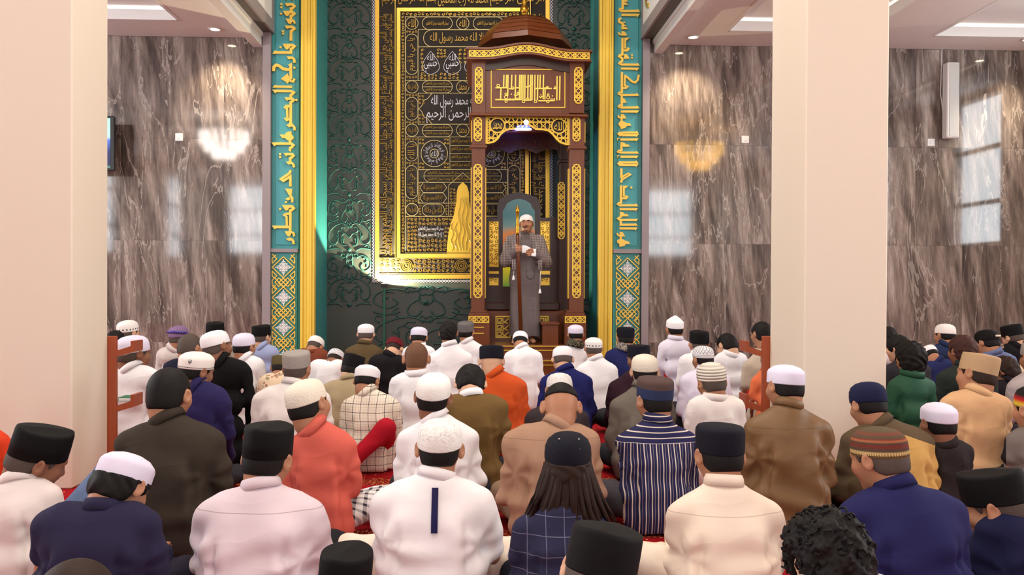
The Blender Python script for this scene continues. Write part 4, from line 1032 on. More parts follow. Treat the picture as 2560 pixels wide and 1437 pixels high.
# LED lamp hung in the arch
c = at(1308, 322, YF + .0)
e = empty('led_sign', c, 'blue and white glowing LED lamp hanging in the pulpit arch', 'lamp')
b = MB(); r_ = 19 * PX(YF)
b.tube([(c[0] + r_ * math.cos(a), YF - .03 - r_ * .3 * math.sin(a), c[2] - .01) for a in [2 * PI * k / 24 for k in range(25)]], .012, 8, False); b.build('light_ring', emit('led_white', (190, 215, 255), 2.6), e)
MB().lathe([(.02, -.012), (r_ * .8, -.004), (r_ * .92, .018), (r_ * .7, .036), (.02, .042)], (c[0], YF - .03, c[2]), 22, 1, .32).build('housing', emit('led_blue', (90, 110, 255), 1.1), e)
MB().lathe([(.012, .04), (.03, .06), (.034, .085), (.02, .105), (0, .11)], (c[0] + .035, YF - .03, c[2]), 12).build('bulb', emit('led_bulb', (255, 206, 186), 1.3), e)
for k in range(3): MB().tube([(c[0] - .06 + k * .05 + .012 * math.cos(t), YF - .03 - r_ * .32 - .004, c[2] + .016 + .010 * math.sin(t * 2)) for t in [q * .6 for q in range(9)]], .004, 5).build('neon_stroke', emit('led_neon_%d' % k, (200, 170, 255), 2.0), e)
l = bpy.data.lights.new('led_lamp', 'POINT'); l.energy = 5; l.color = (.25, .15, 1); l.shadow_soft_size = .05
o = bpy.data.objects.new('led_lamp', l); COL.objects.link(o); o.location = (c[0] - .05, YF + .35, c[2] - .12)
# ================================================================ people: smooth bodies grown from distance fields
class Field:
    def __init__(s, xs, ys, zs):
        s.x, s.y, s.z = [np.asarray(a, np.float32) for a in (xs, ys, zs)]
        s.F = np.full((len(s.x), len(s.y), len(s.z)), 1.0, np.float32)
        s.pad = float(max(np.diff(s.x).max(), np.diff(s.y).max(), np.diff(s.z).max())) * 2.2
    def sub(s, lo, hi):
        i0, i1 = np.searchsorted(s.x, [lo[0], hi[0]]); j0, j1 = np.searchsorted(s.y, [lo[1], hi[1]]); k0, k1 = np.searchsorted(s.z, [lo[2], hi[2]])
        return slice(max(i0 - 1, 0), i1 + 1), slice(max(j0 - 1, 0), j1 + 1), slice(max(k0 - 1, 0), k1 + 1)
    def P(s, sl):
        return np.stack(np.meshgrid(s.x[sl[0]], s.y[sl[1]], s.z[sl[2]], indexing='ij'), -1)
    def add(s, fn, lo, hi, k=.03):
        m_ = k + s.pad; sl = s.sub(np.array(lo) - m_, np.array(hi) + m_)
        if min(len(s.x[sl[0]]), len(s.y[sl[1]]), len(s.z[sl[2]])) == 0: return s
        d = fn(s.P(sl)).astype(np.float32); a = s.F[sl]
        h = np.maximum(k - np.abs(a - d), 0) / k if k > 1e-6 else 0
        s.F[sl] = np.minimum(a, d) - h * h * k * .25
        return s
    def cap(s, a, b, r1, r2=None, k=.03):
        a = np.array(a, float); b = np.array(b, float); r2 = r1 if r2 is None else r2; r = max(r1, r2)
        ba = (b - a).astype(np.float32); L = float(ba @ ba) + 1e-9
        def fn(p):
            pa = p - a.astype(np.float32); t = np.clip(pa @ ba / L, 0, 1)
            return np.linalg.norm(pa - t[..., None] * ba, axis=-1) - (r1 + (r2 - r1) * t)
        return s.add(fn, np.minimum(a, b) - r, np.maximum(a, b) + r, k)
    def ell(s, c, r, k=.03, R=None):
        c = np.array(c, np.float32); r = np.array(r, np.float32); m_ = float(r.max())
        def fn(p):
            q = p - c
            if R is not None: q = q @ R.astype(np.float32)
            k0 = np.linalg.norm(q / r, axis=-1); k1 = np.linalg.norm(q / (r * r), axis=-1)
            return k0 * (k0 - 1) / np.maximum(k1, 1e-6)
        return s.add(fn, c - m_, c + m_, k)
    def cut(s, n, p0):
        """keep the side where (p-p0).n < 0"""
        n = np.array(n, np.float32); P = s.P((slice(None),) * 3)
        s.F = np.maximum(s.F, (P - np.array(p0, np.float32)) @ n); return s
    def scoop(s, n, p0, R):
        """take away what lies beyond the plane at p0, only within R of it"""
        n = np.array(n, np.float32); p0 = np.array(p0, np.float32); sl = s.sub(p0 - R - s.pad, p0 + R + s.pad); q = s.P(sl) - p0
        s.F[sl] = np.maximum(s.F[sl], -np.maximum(-(q @ n), np.linalg.norm(q, axis=-1) - R)); return s
    def net(s):
        F = s.F; S = F < 0
        c = np.zeros(tuple(d - 1 for d in F.shape), np.int8)
        for i in (0, 1):
            for j in (0, 1):
                for k in (0, 1): c += S[i:F.shape[0] - 1 + i, j:F.shape[1] - 1 + j, k:F.shape[2] - 1 + k]
        I = np.argwhere((c > 0) & (c < 8)); ids = np.full(c.shape, -1, np.int32); ids[tuple(I.T)] = np.arange(len(I))
        X = (s.x, s.y, s.z); acc = np.zeros((len(I), 3)); cnt = np.zeros(len(I))
        cor = [(i, j, k) for i in (0, 1) for j in (0, 1) for k in (0, 1)]
        for a in cor:
            for ax in range(3):
                if a[ax] == 1: continue
                b = list(a); b[ax] = 1
                Ia = I + np.array(a); Ib = I + np.array(b)
                fa = F[tuple(Ia.T)]; fb = F[tuple(Ib.T)]; m_ = (fa < 0) != (fb < 0)
                t = fa[m_] / (fa[m_] - fb[m_])
                for d in range(3):
                    pa = X[d][Ia[m_, d]]; acc[m_, d] += pa + (X[d][Ib[m_, d]] - pa) * t
                cnt[m_] += 1
        V = acc / np.maximum(cnt, 1)[:, None]
        Q = []
        for ax in range(3):
            o = [d for d in range(3) if d != ax]
            sa = [slice(1, -1)] * 3; sb = [slice(1, -1)] * 3; sa[ax] = slice(0, -1); sb[ax] = slice(1, None)
            A, B = S[tuple(sa)], S[tuple(sb)]
            G = np.argwhere(A != B)
            if not len(G): continue
            fl = A[tuple(G.T)]
            G = G + 1; G[:, ax] -= 1
            def cell(du, dv):
                q = G.copy(); q[:, o[0]] += du; q[:, o[1]] += dv; return ids[tuple(q.T)]
            q = np.stack([cell(-1, -1), cell(0, -1), cell(0, 0), cell(-1, 0)], 1)
            if ax == 1: fl = ~fl
            q[~fl] = q[~fl][:, ::-1]; Q.append(q)
        Q = np.concatenate(Q) if Q else np.zeros((0, 4), np.int32)
        Q = Q[(Q >= 0).all(1)]
        return V, Q
def relax(V, Q, it=1, w=.5):
    for _ in range(it):
        acc = np.zeros_like(V); n = np.zeros(len(V))
        for i in range(4):
            a, b = Q[:, i], Q[:, (i + 1) % 4]
            np.add.at(acc, a, V[b]); np.add.at(n, a, 1); np.add.at(acc, b, V[a]); np.add.at(n, b, 1)
        V = V * (1 - w) + w * acc / np.maximum(n, 1)[:, None]
    return V
def vnormals(V, Q):
    n = np.cross(V[Q[:, 2]] - V[Q[:, 0]], V[Q[:, 3]] - V[Q[:, 1]]); N_ = np.zeros_like(V)
    for i in range(4): np.add.at(N_, Q[:, i], n)
    return N_ / (np.linalg.norm(N_, axis=1, keepdims=True) + 1e-9)
def lin(a, b, h): return np.linspace(a, b, max(4, int(math.ceil((b - a) / h)) + 1))
def graded(a, b, h, c0, c1, hf):
    c0, c1 = max(a, c0), min(b, c1)
    return np.unique(np.concatenate([lin(a, c0, h) if c0 - a > h else [a], lin(c0, c1, hf), lin(c1, b, h) if b - c1 > h else [b]]).round(5))
def rotm(yaw, pitch, roll):
    """head turned right by yaw, bowed by pitch, tilted to the right by roll (degrees); faces +y at rest"""
    y, p, r = [math.radians(a) for a in (yaw, pitch, roll)]
    return np.array(Matrix.Rotation(-y, 3, 'Z') @ Matrix.Rotation(-p, 3, 'X') @ Matrix.Rotation(r, 3, 'Y'))
def smn(a, b, k):
    h = np.maximum(k - np.abs(a - b), 0) / k; return np.minimum(a, b) - h * h * k * .25
def ellf(p, c, r):
    q = p - np.array(c, np.float32); r = np.array(r, np.float32)
    k0 = np.linalg.norm(q / r, axis=-1); k1 = np.linalg.norm(q / (r * r), axis=-1); return k0 * (k0 - 1) / np.maximum(k1, 1e-6)
def capf(p, a, b, r1, r2):
    a = np.array(a, np.float32); b = np.array(b, np.float32); ba = b - a; pa = p - a; t = np.clip(pa @ ba / (ba @ ba), 0, 1)
    return np.linalg.norm(pa - t[..., None] * ba, axis=-1) - (r1 + (r2 - r1) * t)
def head_sdf(p):
    d = smn(ellf(p, (0, -.005, .02), (.075, .095, .087)), ellf(p, (0, .032, -.052), (.055, .060, .060)), .045)
    d = smn(d, ellf(p, (0, .045, -.012), (.054, .048, .068)), .03)
    d = smn(d, capf(p, (0, -.040, -.035), (0, -.030, -.085), .051, .050), .04)
    d = smn(d, capf(p, (-.034, .083, .028), (.034, .083, .028), .011, .011), .02)
    d = smn(d, capf(p, (0, .092, .012), (0, .108, -.024), .008, .013), .014)
    for s in (-1, 1):
        d = smn(d, ellf(p, (s * .014, .099, -.028), (.009, .010, .008)), .01)
        d = smn(d, ellf(p, (s * .043, .062, -.022), (.022, .022, .018)), .03)
        e_ = ellf(p, (s * .032, .101, .007), (.018, .016, .012)); h = np.maximum(.012 - np.abs(-e_ - d), 0) / .012; d = np.maximum(d, -e_) + h * h * .012 * .25
        d = smn(d, ellf(p, (s * .032, .080, .007), (.013, .0125, .0115)), .004)
        q = p - np.array((s * .084, -.014, -.004), np.float32); a = s * .62; c, n_ = math.cos(a), math.sin(a)
        q = np.stack([q[..., 0] * c - q[..., 1] * n_, q[..., 0] * n_ + q[..., 1] * c, q[..., 2]], -1)
        ear = ellf(q, (0, 0, 0), (.009, .020, .032)); dent = ellf(q, (s * .010, .002, .004), (.008, .011, .019))
        d = smn(d, np.maximum(ear, -dent), .008)
    d = smn(d, ellf(p, (0, .091, -.052), (.024, .011, .006)), .006); d = smn(d, ellf(p, (0, .089, -.065), (.020, .011, .007)), .006)
    d = smn(d, ellf(p, (0, .076, -.093), (.022, .018, .016)), .03)
    return d
# hair templates in the head's own frame
HLINE = {'fade': ([-.13, -.05, -.022, -.012, .012, .028, .05, .075, .12], [.030, .032, .036, .045, .04, .035, .045, .062, .07]),
         'short': ([-.13, -.05, -.022, -.012, .012, .028, .05, .075, .12], [-.058, -.060, -.040, .028, .030, -.012, .03, .062, .07]),
         'full': ([-.13, -.05, -.022, -.012, .012, .028, .05, .075, .12], [-.072, -.074, -.055, .024, .026, -.02, .01, .045, .05]),
         'fringe': ([-.13, -.05, -.022, -.012, .012, .028, .05, .075, .12], [-.085, -.088, -.062, -.0, .0, -.03, -.02, .020, .024])}
_hair = {}
def hair_mesh(kind, capped=False):
    if (kind, capped) in _hair: return _hair[kind, capped]
    inf = {'short': .007, 'fade': .007, 'buzz': .0025, 'full': .014, 'messy': .020, 'curly': .026, 'fringe': .016}[kind]
    ln = HLINE['fade' if kind == 'fade' else 'short' if kind in ('buzz', 'short') else 'fringe' if kind in ('fringe', 'messy') else 'full']
    h = .0055
    f = Field(lin(-.14, .14, h), lin(-.165, .15, h), lin(-.13, .16, h)); P = f.P((slice(None),) * 3)
    d = smn(ellf(P, (0, -.005, .02), (.075 + inf, .095 + inf, .087 + inf)), ellf(P, (0, -.042, -.035), (.058 + inf * .7, .053 + inf * .7, .06)), .03)
    if kind in ('messy', 'full', 'fringe'): d = d - .006 * (np.sin(P[..., 0] * 90 + 3 * np.sin(P[..., 2] * 40)) * np.sin(P[..., 1] * 70 + P[..., 2] * 60)) * (1.3 if kind == 'messy' else .6)
    if kind == 'curly':
        d = d - .009 * (np.sin(P[..., 0] * 210 + 2 * np.sin(P[..., 2] * 90)) * np.sin(P[..., 1] * 190 + 1) * np.sin(P[..., 2] * 200 + 2))
        d = d - .008 * np.sin(P[..., 0] * 80 + 1) * np.sin(P[..., 2] * 75) 
    zl = np.interp(P[..., 1], ln[0], ln[1])
    q = zl - P[..., 2]; k = .008; hh = np.maximum(k - np.abs(q - d), 0) / k
    f.F = (np.maximum(d, q) + hh * hh * k * .25).astype(np.float32)
    if capped: f.F = np.maximum(f.F, P[..., 2] - P[..., 1] * .2126 - .026).astype(np.float32)
    V, Q = f.net(); V = relax(V, Q, 1, .4)
    _hair[kind, capped] = mesh('hair_' + kind, V, Q, True); return _hair[kind, capped]
CAPS = {'songkok': [(1.0, 0), (1.0, .004), (1.0, .05), (.985, .090), (.955, .1005), (.86, .1015), (.45, .100), (0, .0985)],
        'tallsong': [(1.0, 0), (1.0, .05), (.985, .096), (.955, .1065), (.86, .1075), (.45, .105), (0, .103)],
        'haji': [(1.0, 0), (1.012, .005), (1.01, .050), (.985, .058), (.93, .066), (.72, .082), (.4, .092), (0, .0955)],
        'kufi': [(1.0, 0), (1.012, .004), (1.005, .026), (.975, .050), (.88, .072), (.66, .088), (.34, .0965), (0, .099)],
        'peci': [(1.0, 0), (1.01, .005), (1.02, .072), (1.0, .083), (.93, .092), (.5, .098), (0, .099)],
        'peak': [(1.0, 0), (1.01, .005), (1.0, .055), (.95, .065), (.55, .095), (.25, .112), (.12, .12), (0, .122)],
        'beanie': [(1.0, 0), (1.02, .006), (1.03, .030), (1.0, .058), (.88, .082), (.62, .100), (.3, .108), (0, .110)]}
_caps = {}
def cap_mesh(kind):
    if kind in _caps: return _caps[kind]
    prof = CAPS[kind]; n = 40; V = []; F = []; a = math.radians(12)
    prof = [(.93, .002)] + prof
    for r, z in prof:
        for k in range(n):
            t = 2 * PI * k / n; x, y = .0852 * r * math.cos(t), .1052 * r * math.sin(t) - .007
            zz = z
            if kind in ('songkok', 'tallsong') and z > .07: zz += .012 * math.exp(-(x / .03) ** 2) * min(1, (1 - abs(y + .008) / .12)) - .004 * (abs(x) / .08)
            zz += .016
            V.append((x, y * math.cos(a) - (zz - .03) * math.sin(a), .03 + y * math.sin(a) + (zz - .03) * math.cos(a)))
    for i in range(len(prof) - 1):
        for k in range(n): F.append((i * n + k, i * n + (k + 1) % n, (i + 1) * n + (k + 1) % n, (i + 1) * n + k))
    _caps[kind] = mesh('cap_' + kind, V, F, True); return _caps[kind]
def inst(name, me, mat, parent, loc, R, sc):
    o = bpy.data.objects.new(name, me); COL.objects.link(o); o.parent = parent
    if not me.materials: me.materials.append(None)
    o.material_slots[0].link = 'OBJECT'; o.material_slots[0].material = mat
    mt = Matrix(R.tolist()).to_4x4() @ Matrix.Diagonal((*([sc] * 3 if not hasattr(sc, '__len__') else sc), 1)); mt.translation = Vector(loc); o.matrix_local = mt
    return o

# ---- cloth, skin, hair and cap materials
_cl = {}
def cloth(rgb, pat='plain', rgb2=None, zs=.5, rough=.88):
    key = (rgb, pat, rgb2, round(zs, 2), rough)
    if key in _cl: return _cl[key]
    n = N('cloth_%s' % pat); o = n.obj(); s = n.sep(o); base = hexc(rgb); c2 = hexc(rgb2 or (30, 30, 30)); col = base
    if pat == 'vstripe':
        yoke = n.math('GREATER_THAN', s[2], zs - .055)
        a = n.math('ADD', n.stripe(s[0], .030, .17), n.math('MULTIPLY', n.stripe(s[0], .030, .06, .5), .5)); b = n.stripe(s[2], .026, .2)
        col = n.mix(n.math('ADD', n.math('MULTIPLY', b, yoke), n.math('MULTIPLY', a, n.math('SUBTRACT', 1, yoke))), base, c2)
    elif pat == 'grid':
        w_ = n.math('MULTIPLY', n.math('SINE', n.math('MULTIPLY', s[2], 20)), .006)
        a = n.stripe(n.math('ADD', s[0], w_), .052, .055); b = n.stripe(s[2], .055, .05)
        f = n.math('MAXIMUM', n.math('MULTIPLY', n.stripe(s[0], .0175, .12), .25), n.math('MULTIPLY', n.stripe(s[2], .0175, .12), .25))
        col = n.mix(n.math('MAXIMUM', n.math('MAXIMUM', a, b), f), base, c2)
    elif pat == 'check':
        a = n.stripe(s[0], .066, .04); b = n.stripe(s[2], .066, .04)
        col = n.mix(n.math('MULTIPLY', n.math('MAXIMUM', a, b), .8), base, c2)
    elif pat == 'plaid':
        a = n.math('ADD', n.stripe(s[0], .05, .35), n.stripe(n.math('ADD', s[1], s[2]), .05, .35)); col = n.mix(n.math('MULTIPLY', a, .5), base, c2)
    elif pat == 'floral':
        v = n.vor(o, 26, out='Color'); d = n.vor(o, 26); m_ = n.math('LESS_THAN', d, .34)
        col = n.mix(n.math('MULTIPLY', m_, .8), base, n.ramp(n.math('FRACT', n.math('MULTIPLY', n.sep(v)[0], 3)), [(0, hexc(190, 110, 90)), (.5, hexc(110, 130, 90)), (1, c2)]))
    elif pat == 'batik':
        d = n.noise(o, 60, 2, .5, 1.5); col = n.mix(n.math('GREATER_THAN', d, .52), base, c2)
    elif pat == 'yoke':
        q = n.math('GREATER_THAN', n.math('ADD', s[2], n.math('MULTIPLY', n.math('SUBTRACT', .10, n.math('ABSOLUTE', s[0])), -.35)), zs - .035)
        arm = n.math('LESS_THAN', s[0], -.175); col = n.mix(n.math('MAXIMUM', q, arm), base, c2)
    elif pat == 'vest':
        arm = n.math('GREATER_THAN', n.math('ADD', n.math('ABSOLUTE', s[0]), n.math('MULTIPLY', s[1], .55)), .222); col = n.mix(arm, base, c2)
    elif pat == 'print':
        d = n.noise(o, 22, 3, .6, .6); col = n.mix(n.math('MULTIPLY', n.math('GREATER_THAN', d, .58), .55), base, c2)
    elif pat == 'seam':
        q = n.math('LESS_THAN', n.math('ABSOLUTE', n.math('SUBTRACT', s[2], zs - .045)), .0016); col = n.mix(n.math('MULTIPLY', q, .55), base, c2)
    n.set(col, rough, 0, .18)
    rg = n.math('POWER', n.math('SUBTRACT', 1, n.math('ABSOLUTE', n.math('MULTIPLY_ADD', n.noise(n.scale(o, (1, 1, 1.4)), 4.2, 1, .4, .7), 2, -1))), 5)
    n.bump(n.math('MULTIPLY_ADD', rg, .5, n.math('MULTIPLY', n.noise(n.scale(o, (1, 1, 1.6)), 9, 2, .5, .6), .35)), .17, .025)
    _cl[key] = n.m; return n.m
SKIN = {k: plain('skin_' + k, c, .5, 0, .3, 90, .05) for k, c in {'a': (200, 150, 118), 'b': (176, 124, 94), 'c': (142, 96, 72), 'd': (212, 166, 134)}.items()}
def hairm(name, rgb):
    n = N(name); o = n.obj(); v = n.noise(n.scale(o, (1, .35, 1)), 170, 3, .6, .4)
    c = hexc(rgb); n.set(n.mix(v, c, tuple(min(1, q * 1.6 + .002) for q in c[:3]) + (1,)), .62, 0, .18); n.bump(v, .35, .003); return n.m
HAIR = {'k': hairm('black_hair', (18, 15, 14)), 'b': hairm('dark_brown_hair', (40, 28, 22)), 'g': hairm('greying_hair', (74, 64, 58)), 'u': hairm('cropped_hair', (96, 66, 48)), 'r': hairm('brown_hair', (58, 34, 30))}
def capm(name, rgb, kind='plain', rgb2=None, rough=.85):
    n = N(name); o = n.obj(); s = n.sep(o); c = hexc(rgb); c2 = hexc(rgb2 or (40, 40, 40)); col = c
    zt = n.math('SUBTRACT', s[2], n.math('MULTIPLY', s[1], .2126))
    if kind == 'knit': n.bump(n.vor(o, 170), .5, .004)
    elif kind == 'rib': col = n.mix(n.math('MULTIPLY', n.stripe(zt, .018, .4), .35), c, c2); n.bump(n.math('SINE', n.math('MULTIPLY', zt, 350)), .8, .006)
    elif kind == 'emb':
        d = n.noise(o, 70, 3, .6, 1.2); m_ = n.math('GREATER_THAN', zt, .055); col = n.mix(n.math('MULTIPLY', n.math('MULTIPLY', n.math('GREATER_THAN', d, .54), m_), .35), c, c2); n.bump(d, .7, .006)
    elif kind == 'holes':
        an = n.math('ARCTAN2', s[0], s[1]); f = n.stripe(an, .30, .4); m_ = n.math('LESS_THAN', n.math('ABSOLUTE', n.math('SUBTRACT', zt, .038)), .006); col = n.mix(n.math('MULTIPLY', f, m_), c, c2)
    elif kind == 'lattice':
        an = n.math('ARCTAN2', s[0], s[1]); a = n.stripe(n.math('MULTIPLY_ADD', zt, 7, an), .26, .2); b = n.stripe(n.math('MULTIPLY_ADD', zt, -7, an), .26, .2); m_ = n.math('GREATER_THAN', zt, .05)
        r_ = n.math('MULTIPLY', n.stripe(zt, .013, .3), n.math('LESS_THAN', zt, .05)); col = n.mix(n.math('MULTIPLY', n.math('MAXIMUM', n.math('MULTIPLY', n.math('MAXIMUM', a, b), m_), r_), .75), c, c2)
    elif kind == 'two': col = n.mix(n.math('GREATER_THAN', zt, .068), c, c2)
    elif kind == 'rim': col = n.mix(n.math('LESS_THAN', n.math('ABSOLUTE', n.math('SUBTRACT', zt, .026)), .0016), c, c2)
    elif kind == 'ethnic':
        an = n.math('ARCTAN2', s[0], s[1])
        st = n.ramp(n.math('MULTIPLY', n.math('SUBTRACT', zt, .012), 10.5), [(0, hexc(188, 150, 84)), (.10, hexc(80, 62, 42)), (.22, hexc(196, 160, 96)), (.3, hexc(78, 70, 60)), (.48, hexc(118, 48, 38)), (.58, hexc(74, 62, 52)), (.66, hexc(170, 104, 66)), (.72, hexc(120, 60, 46)), (.8, hexc(84, 76, 58)), (.92, hexc(120, 64, 50)), (1, hexc(92, 80, 60))])
        col = n.mix(n.math('MULTIPLY', n.math('MULTIPLY', n.stripe(an, .09, .45), n.math('LESS_THAN', n.math('ABSOLUTE', n.math('SUBTRACT', zt, .03)), .006)), .9), st, hexc(220, 196, 140))
        n.bump(n.vor(o, 240), .5, .004)
    elif kind == 'flag': col = n.ramp(n.math('MULTIPLY', zt, 10), [(0, hexc(30, 90, 60)), (.3, hexc(220, 190, 60)), (.5, hexc(190, 40, 40)), (.75, hexc(30, 30, 30))])
    n.set(col, rough, 0, .2)
    if kind in ('plain', 'two', 'rim', 'holes'): n.bump(n.noise(o, 60, 3), .2, .004)
    return n.m
W1 = (244, 241, 243)
CM_ = {'blk': capm('black_velvet', (10, 9, 10), rough=.75), 'wht': capm('white_cap_cloth', W1), 'lav': capm('lavender_white_cap_cloth', (226, 220, 238)), 'wk': capm('white_knit', (246, 242, 236), 'knit'), 'ck': capm('cream_knit', (232, 222, 204), 'knit'),
       'emb': capm('white_embroidered_cap', (242, 238, 232), 'emb', (170, 160, 150)), 'hol': capm('white_dotted_cap', (240, 235, 230), 'holes', (70, 60, 60)), 'lat': capm('white_latticed_cap', (232, 230, 232), 'lattice', (90, 88, 100)),
       'gry': capm('grey_knit', (168, 160, 152), 'knit'), 'dgy': capm('grey_cap_cloth', (108, 104, 102)), 'two': capm('blue_band_brown_cap', (44, 54, 86), 'two', (84, 66, 62)), 'nav': capm('navy_cap_cloth', (26, 30, 62)),
       'rib': capm('cream_ribbed_knit', (232, 222, 208), 'rib', (170, 160, 146)), 'mar': capm('maroon_cap_cloth', (104, 24, 34)), 'tan': capm('tan_cap_cloth', (182, 152, 116)), 'eth': capm('striped_woven_cap', (120, 90, 60), 'ethnic'),
       'olv': capm('olive_cap_cloth', (92, 82, 50)), 'brn': capm('dark_brown_cap', (54, 34, 34)), 'rim': capm('white_cap_dark_rim', (240, 232, 224), 'rim', (60, 52, 56)), 'flg': capm('striped_bright_cap', (180, 50, 40), 'flag'), 'ink': capm('blue_black_cap', (20, 20, 30)), 'prp': capm('patterned_purple_cap', (150, 120, 150), 'lattice', (60, 40, 110))}

def folds(V, Nn, A, seed, zs, s, xb=None):
    r = random.Random(seed); ph = [r.uniform(0, 6.28) for _ in range(8)]; x, y, z = V.T
    w_ = .35 * np.sin(5 * x + ph[0]) + .3 * np.sin(7 * z + ph[1])
    t1 = np.sin(34 * (z * .75 + np.abs(x) * .65) + 2.0 * np.sin(10 * x + ph[2]) + 1.5 * np.sin(8 * z + ph[3]))
    m1 = np.clip((np.abs(x) - .04 * s) / (.12 * s), 0, 1) * np.clip((zs * .93 - z) / .10, 0, 1)
    t2 = np.sin(46 * z + 2.2 * np.sin(7 * x + ph[4]) + w_ * 2); m2 = np.exp(-((z - .20) / .10) ** 2)
    t3 = np.sin(13 * x + ph[5] + 2 * w_) * np.sin(11 * z + ph[6] + w_)
    t4 = 0
    for q in (-1, 1):
        dx, dz = q * x - .165 * s, z - (zs - .19 * s); di = np.hypot(dx, dz) + 1e-6; an = np.arctan2(dz, -dx)
        t4 = t4 + np.sin(an * 5 + ph[7] + q + 9 * di + 1.5 * np.sin(6 * z)) * np.exp(-(di / (.15 * s)) ** 2) * np.clip(di / .06, 0, 1)
    f = .9 * t4 + .8 * np.sign(t1) * np.abs(t1) ** .8 * m1 + 1.0 * t2 * m2 + .8 * t3 * np.clip((zs - z) / .08, .15, 1)
    g = 0
    if xb is not None:                               # the crease between sleeve and back
        xz = xb + .030 * s * np.clip((zs - .10 * s - z) / (.25 * s), 0, 1); tz = np.clip((zs - .10 * s - z) / (.06 * s), 0, 1)
        g = -(.016 * s) * np.exp(-((np.abs(x) - xz) / (.013 * s)) ** 2) * tz + .006 * s * np.exp(-((np.abs(x) - xz + .035 * s) / (.02 * s)) ** 2) * tz
        g = g * np.clip((.05 * s - y) / (.04 * s), 0, 1)
    return V + Nn * (A * f + g)[:, None]
_seed = [100]
def person(label, Y, cap, head, body, shirt, legs=None, hair=('short', 'k'), skin='b', group=None, **k):
    """cap: (kind, material) or None; head: pixel of its top, width, bow, turn, tilt; body: shoulder edges and shoulder height in pixels"""
    _seed[0] += 1; sd = _seed[0]
    xL, xR, ysh = body; c = at((xL + xR) / 2, ysh, Y); X0, zs = c[0], max(c[2], .22); hw = (xR - xL) / 2 * PX(Y)
    s = min(max(hw / .235, .5), 1.45)
    hx, hy, hwid, pit, yaw, roll = (list(head) + [0, 0, 0])[:6]
    R = rotm(yaw, pit, roll); fwd = (.055 + .085 * math.sin(math.radians(max(pit, 0)))) * min(s, 1.1)
    ht = at(hx, hy, Y + fwd)
    hs = hwid * PX(Y + fwd) / (.172 if cap else {'buzz': .158, 'short': .166, 'fade': .166, 'full': .18, 'messy': .19, 'curly': .20, 'fringe': .182}[hair[0]]); hs = min(max(hs, .72), 1.3)
    top = cap_mesh(cap[0]) if cap else hair_mesh(hair[0])
    co = np.empty(len(top.vertices) * 3, np.float32); top.vertices.foreach_get('co', co); co = co.reshape(-1, 3)
    up = float((co @ R.T)[:, 2].max()) * hs
    hc = np.array([ht[0] - X0, fwd, ht[2] - up])
    lod = 0 if Y < 5.05 else 1 if Y < 7 else 2
    hb, hf, hsft = ((.018, .0056, .0115), (.024, .0085, .018), (.032, .0115, .025))[lod]
    root = empty('person', (X0, Y, 0), label, 'person', group)
    z2 = zs * 1.0
    hipz = min(.13 * s, z2 * .3); tw = k.get('torso', 1.0)
    nk = hc + R @ np.array([0, -.028, -.075]) * hs
    nb = np.array([hc[0] * .35, .02 * s, min(zs + .048 * s, nk[2] - .040 * hs)])
    nd = nk - nb; nl_ = np.linalg.norm(nd); nd = nd / nl_
    SJ = [np.array([q * (hw - .078 * s), .012 * s, zs - .072 * s]) for q in (-1, 1)]
    el = k.get('elbow', (0, 0)); EB = [np.array([q * (hw - .044 * s + el[i]), .025 * s, max(zs - .31 * s, .16 * s)]) for i, q in enumerate((-1, 1))]
    HD = [np.array([q * .11 * s, .31 * s, .21 * s]) for q in (-1, 1)]
    bars = [(hipz, .078 * s * tw, .116 * s, -.035 * s), (z2 * .36, .064 * s * tw, .106 * s, -.035 * s), (z2 * .62, .052 * s * tw, .106 * s, -.025 * s), (zs - .125 * s, hw - .165 * s, .098 * s, .005 * s), (zs - .070 * s, hw - .125 * s, .062 * s, .02 * s)]
    # ---- shirt
    ex = hw + .05
    f = Field(lin(-ex - .06, ex + .06, hsft), lin(-.21 * s - .03, .42 * s, hsft), lin(-.03, zs + .12, hsft))
    for z, h_, r, y in bars: f.cap((-h_, y, z), (h_, y, z), r, k=.07 * s)
    f.cap((-.06 * s, -.03 * s, .05 * s), (.06 * s, -.03 * s, .05 * s), .125 * s, k=.05 * s)
    for q in (-1, 1): f.cap((q * (hw - .125 * s), .02 * s, zs - .050 * s), nb + np.array([q * .030, 0, -.038 * hs]), .052 * s, .060 * hs, k=.06 * s)
    f.cap(nb - nd * .09 * hs, nb - nd * .038 * hs, .074 * hs, .063 * hs, k=.06)
    short = k.get('short')
    for i in (0, 1):
        f.cap(SJ[i], SJ[i] + (EB[i] - SJ[i]) * (.86 if short else 1), .064 * s, .060 * s if short else .050 * s, k=.016 * s)
        if not short: f.cap(EB[i], EB[i] + (HD[i] - EB[i]) * .86, .050 * s, .040 * s, k=.03 * s)
    f.cut((0, 0, -1), (0, 0, .006))
    V, Q = f.net(); V = relax(V, Q, 1, .5)
    V = folds(V, vnormals(V, Q), (.0080, .0060, .0036)[lod] * s * k.get('fold', 1), sd, zs, s, hw - .120 * s); V[:, 2] = np.maximum(V[:, 2], .004)
    # ---- trousers
    legs = legs or (46, 44, 50); lm = legs if isinstance(legs, bpy.types.Material) else cloth(legs)
    KN = [np.array([q * min(.26 * s, hw - .03), .27 * s, .115 * s]) for q in (-1, 1)]; AN = [np.array([-q * .06 * s, .37 * s, .075 * s]) for q in (-1, 1)]
    for side, kn, an in k.get('knee', ()):
        KN[side] = np.array(kn, float); AN[side] = np.array(an, float)
    HP = [np.array([q * .085 * s, .02 * s, .115 * s]) for q in (-1, 1)]
    allp = np.array(KN + AN + HP); lo, hi = allp.min(0) - .14 * s, allp.max(0) + .14 * s
    g = Field(lin(lo[0], hi[0], hsft * 1.1), lin(lo[1], hi[1], hsft * 1.1), lin(-.03, hi[2], hsft * 1.1))
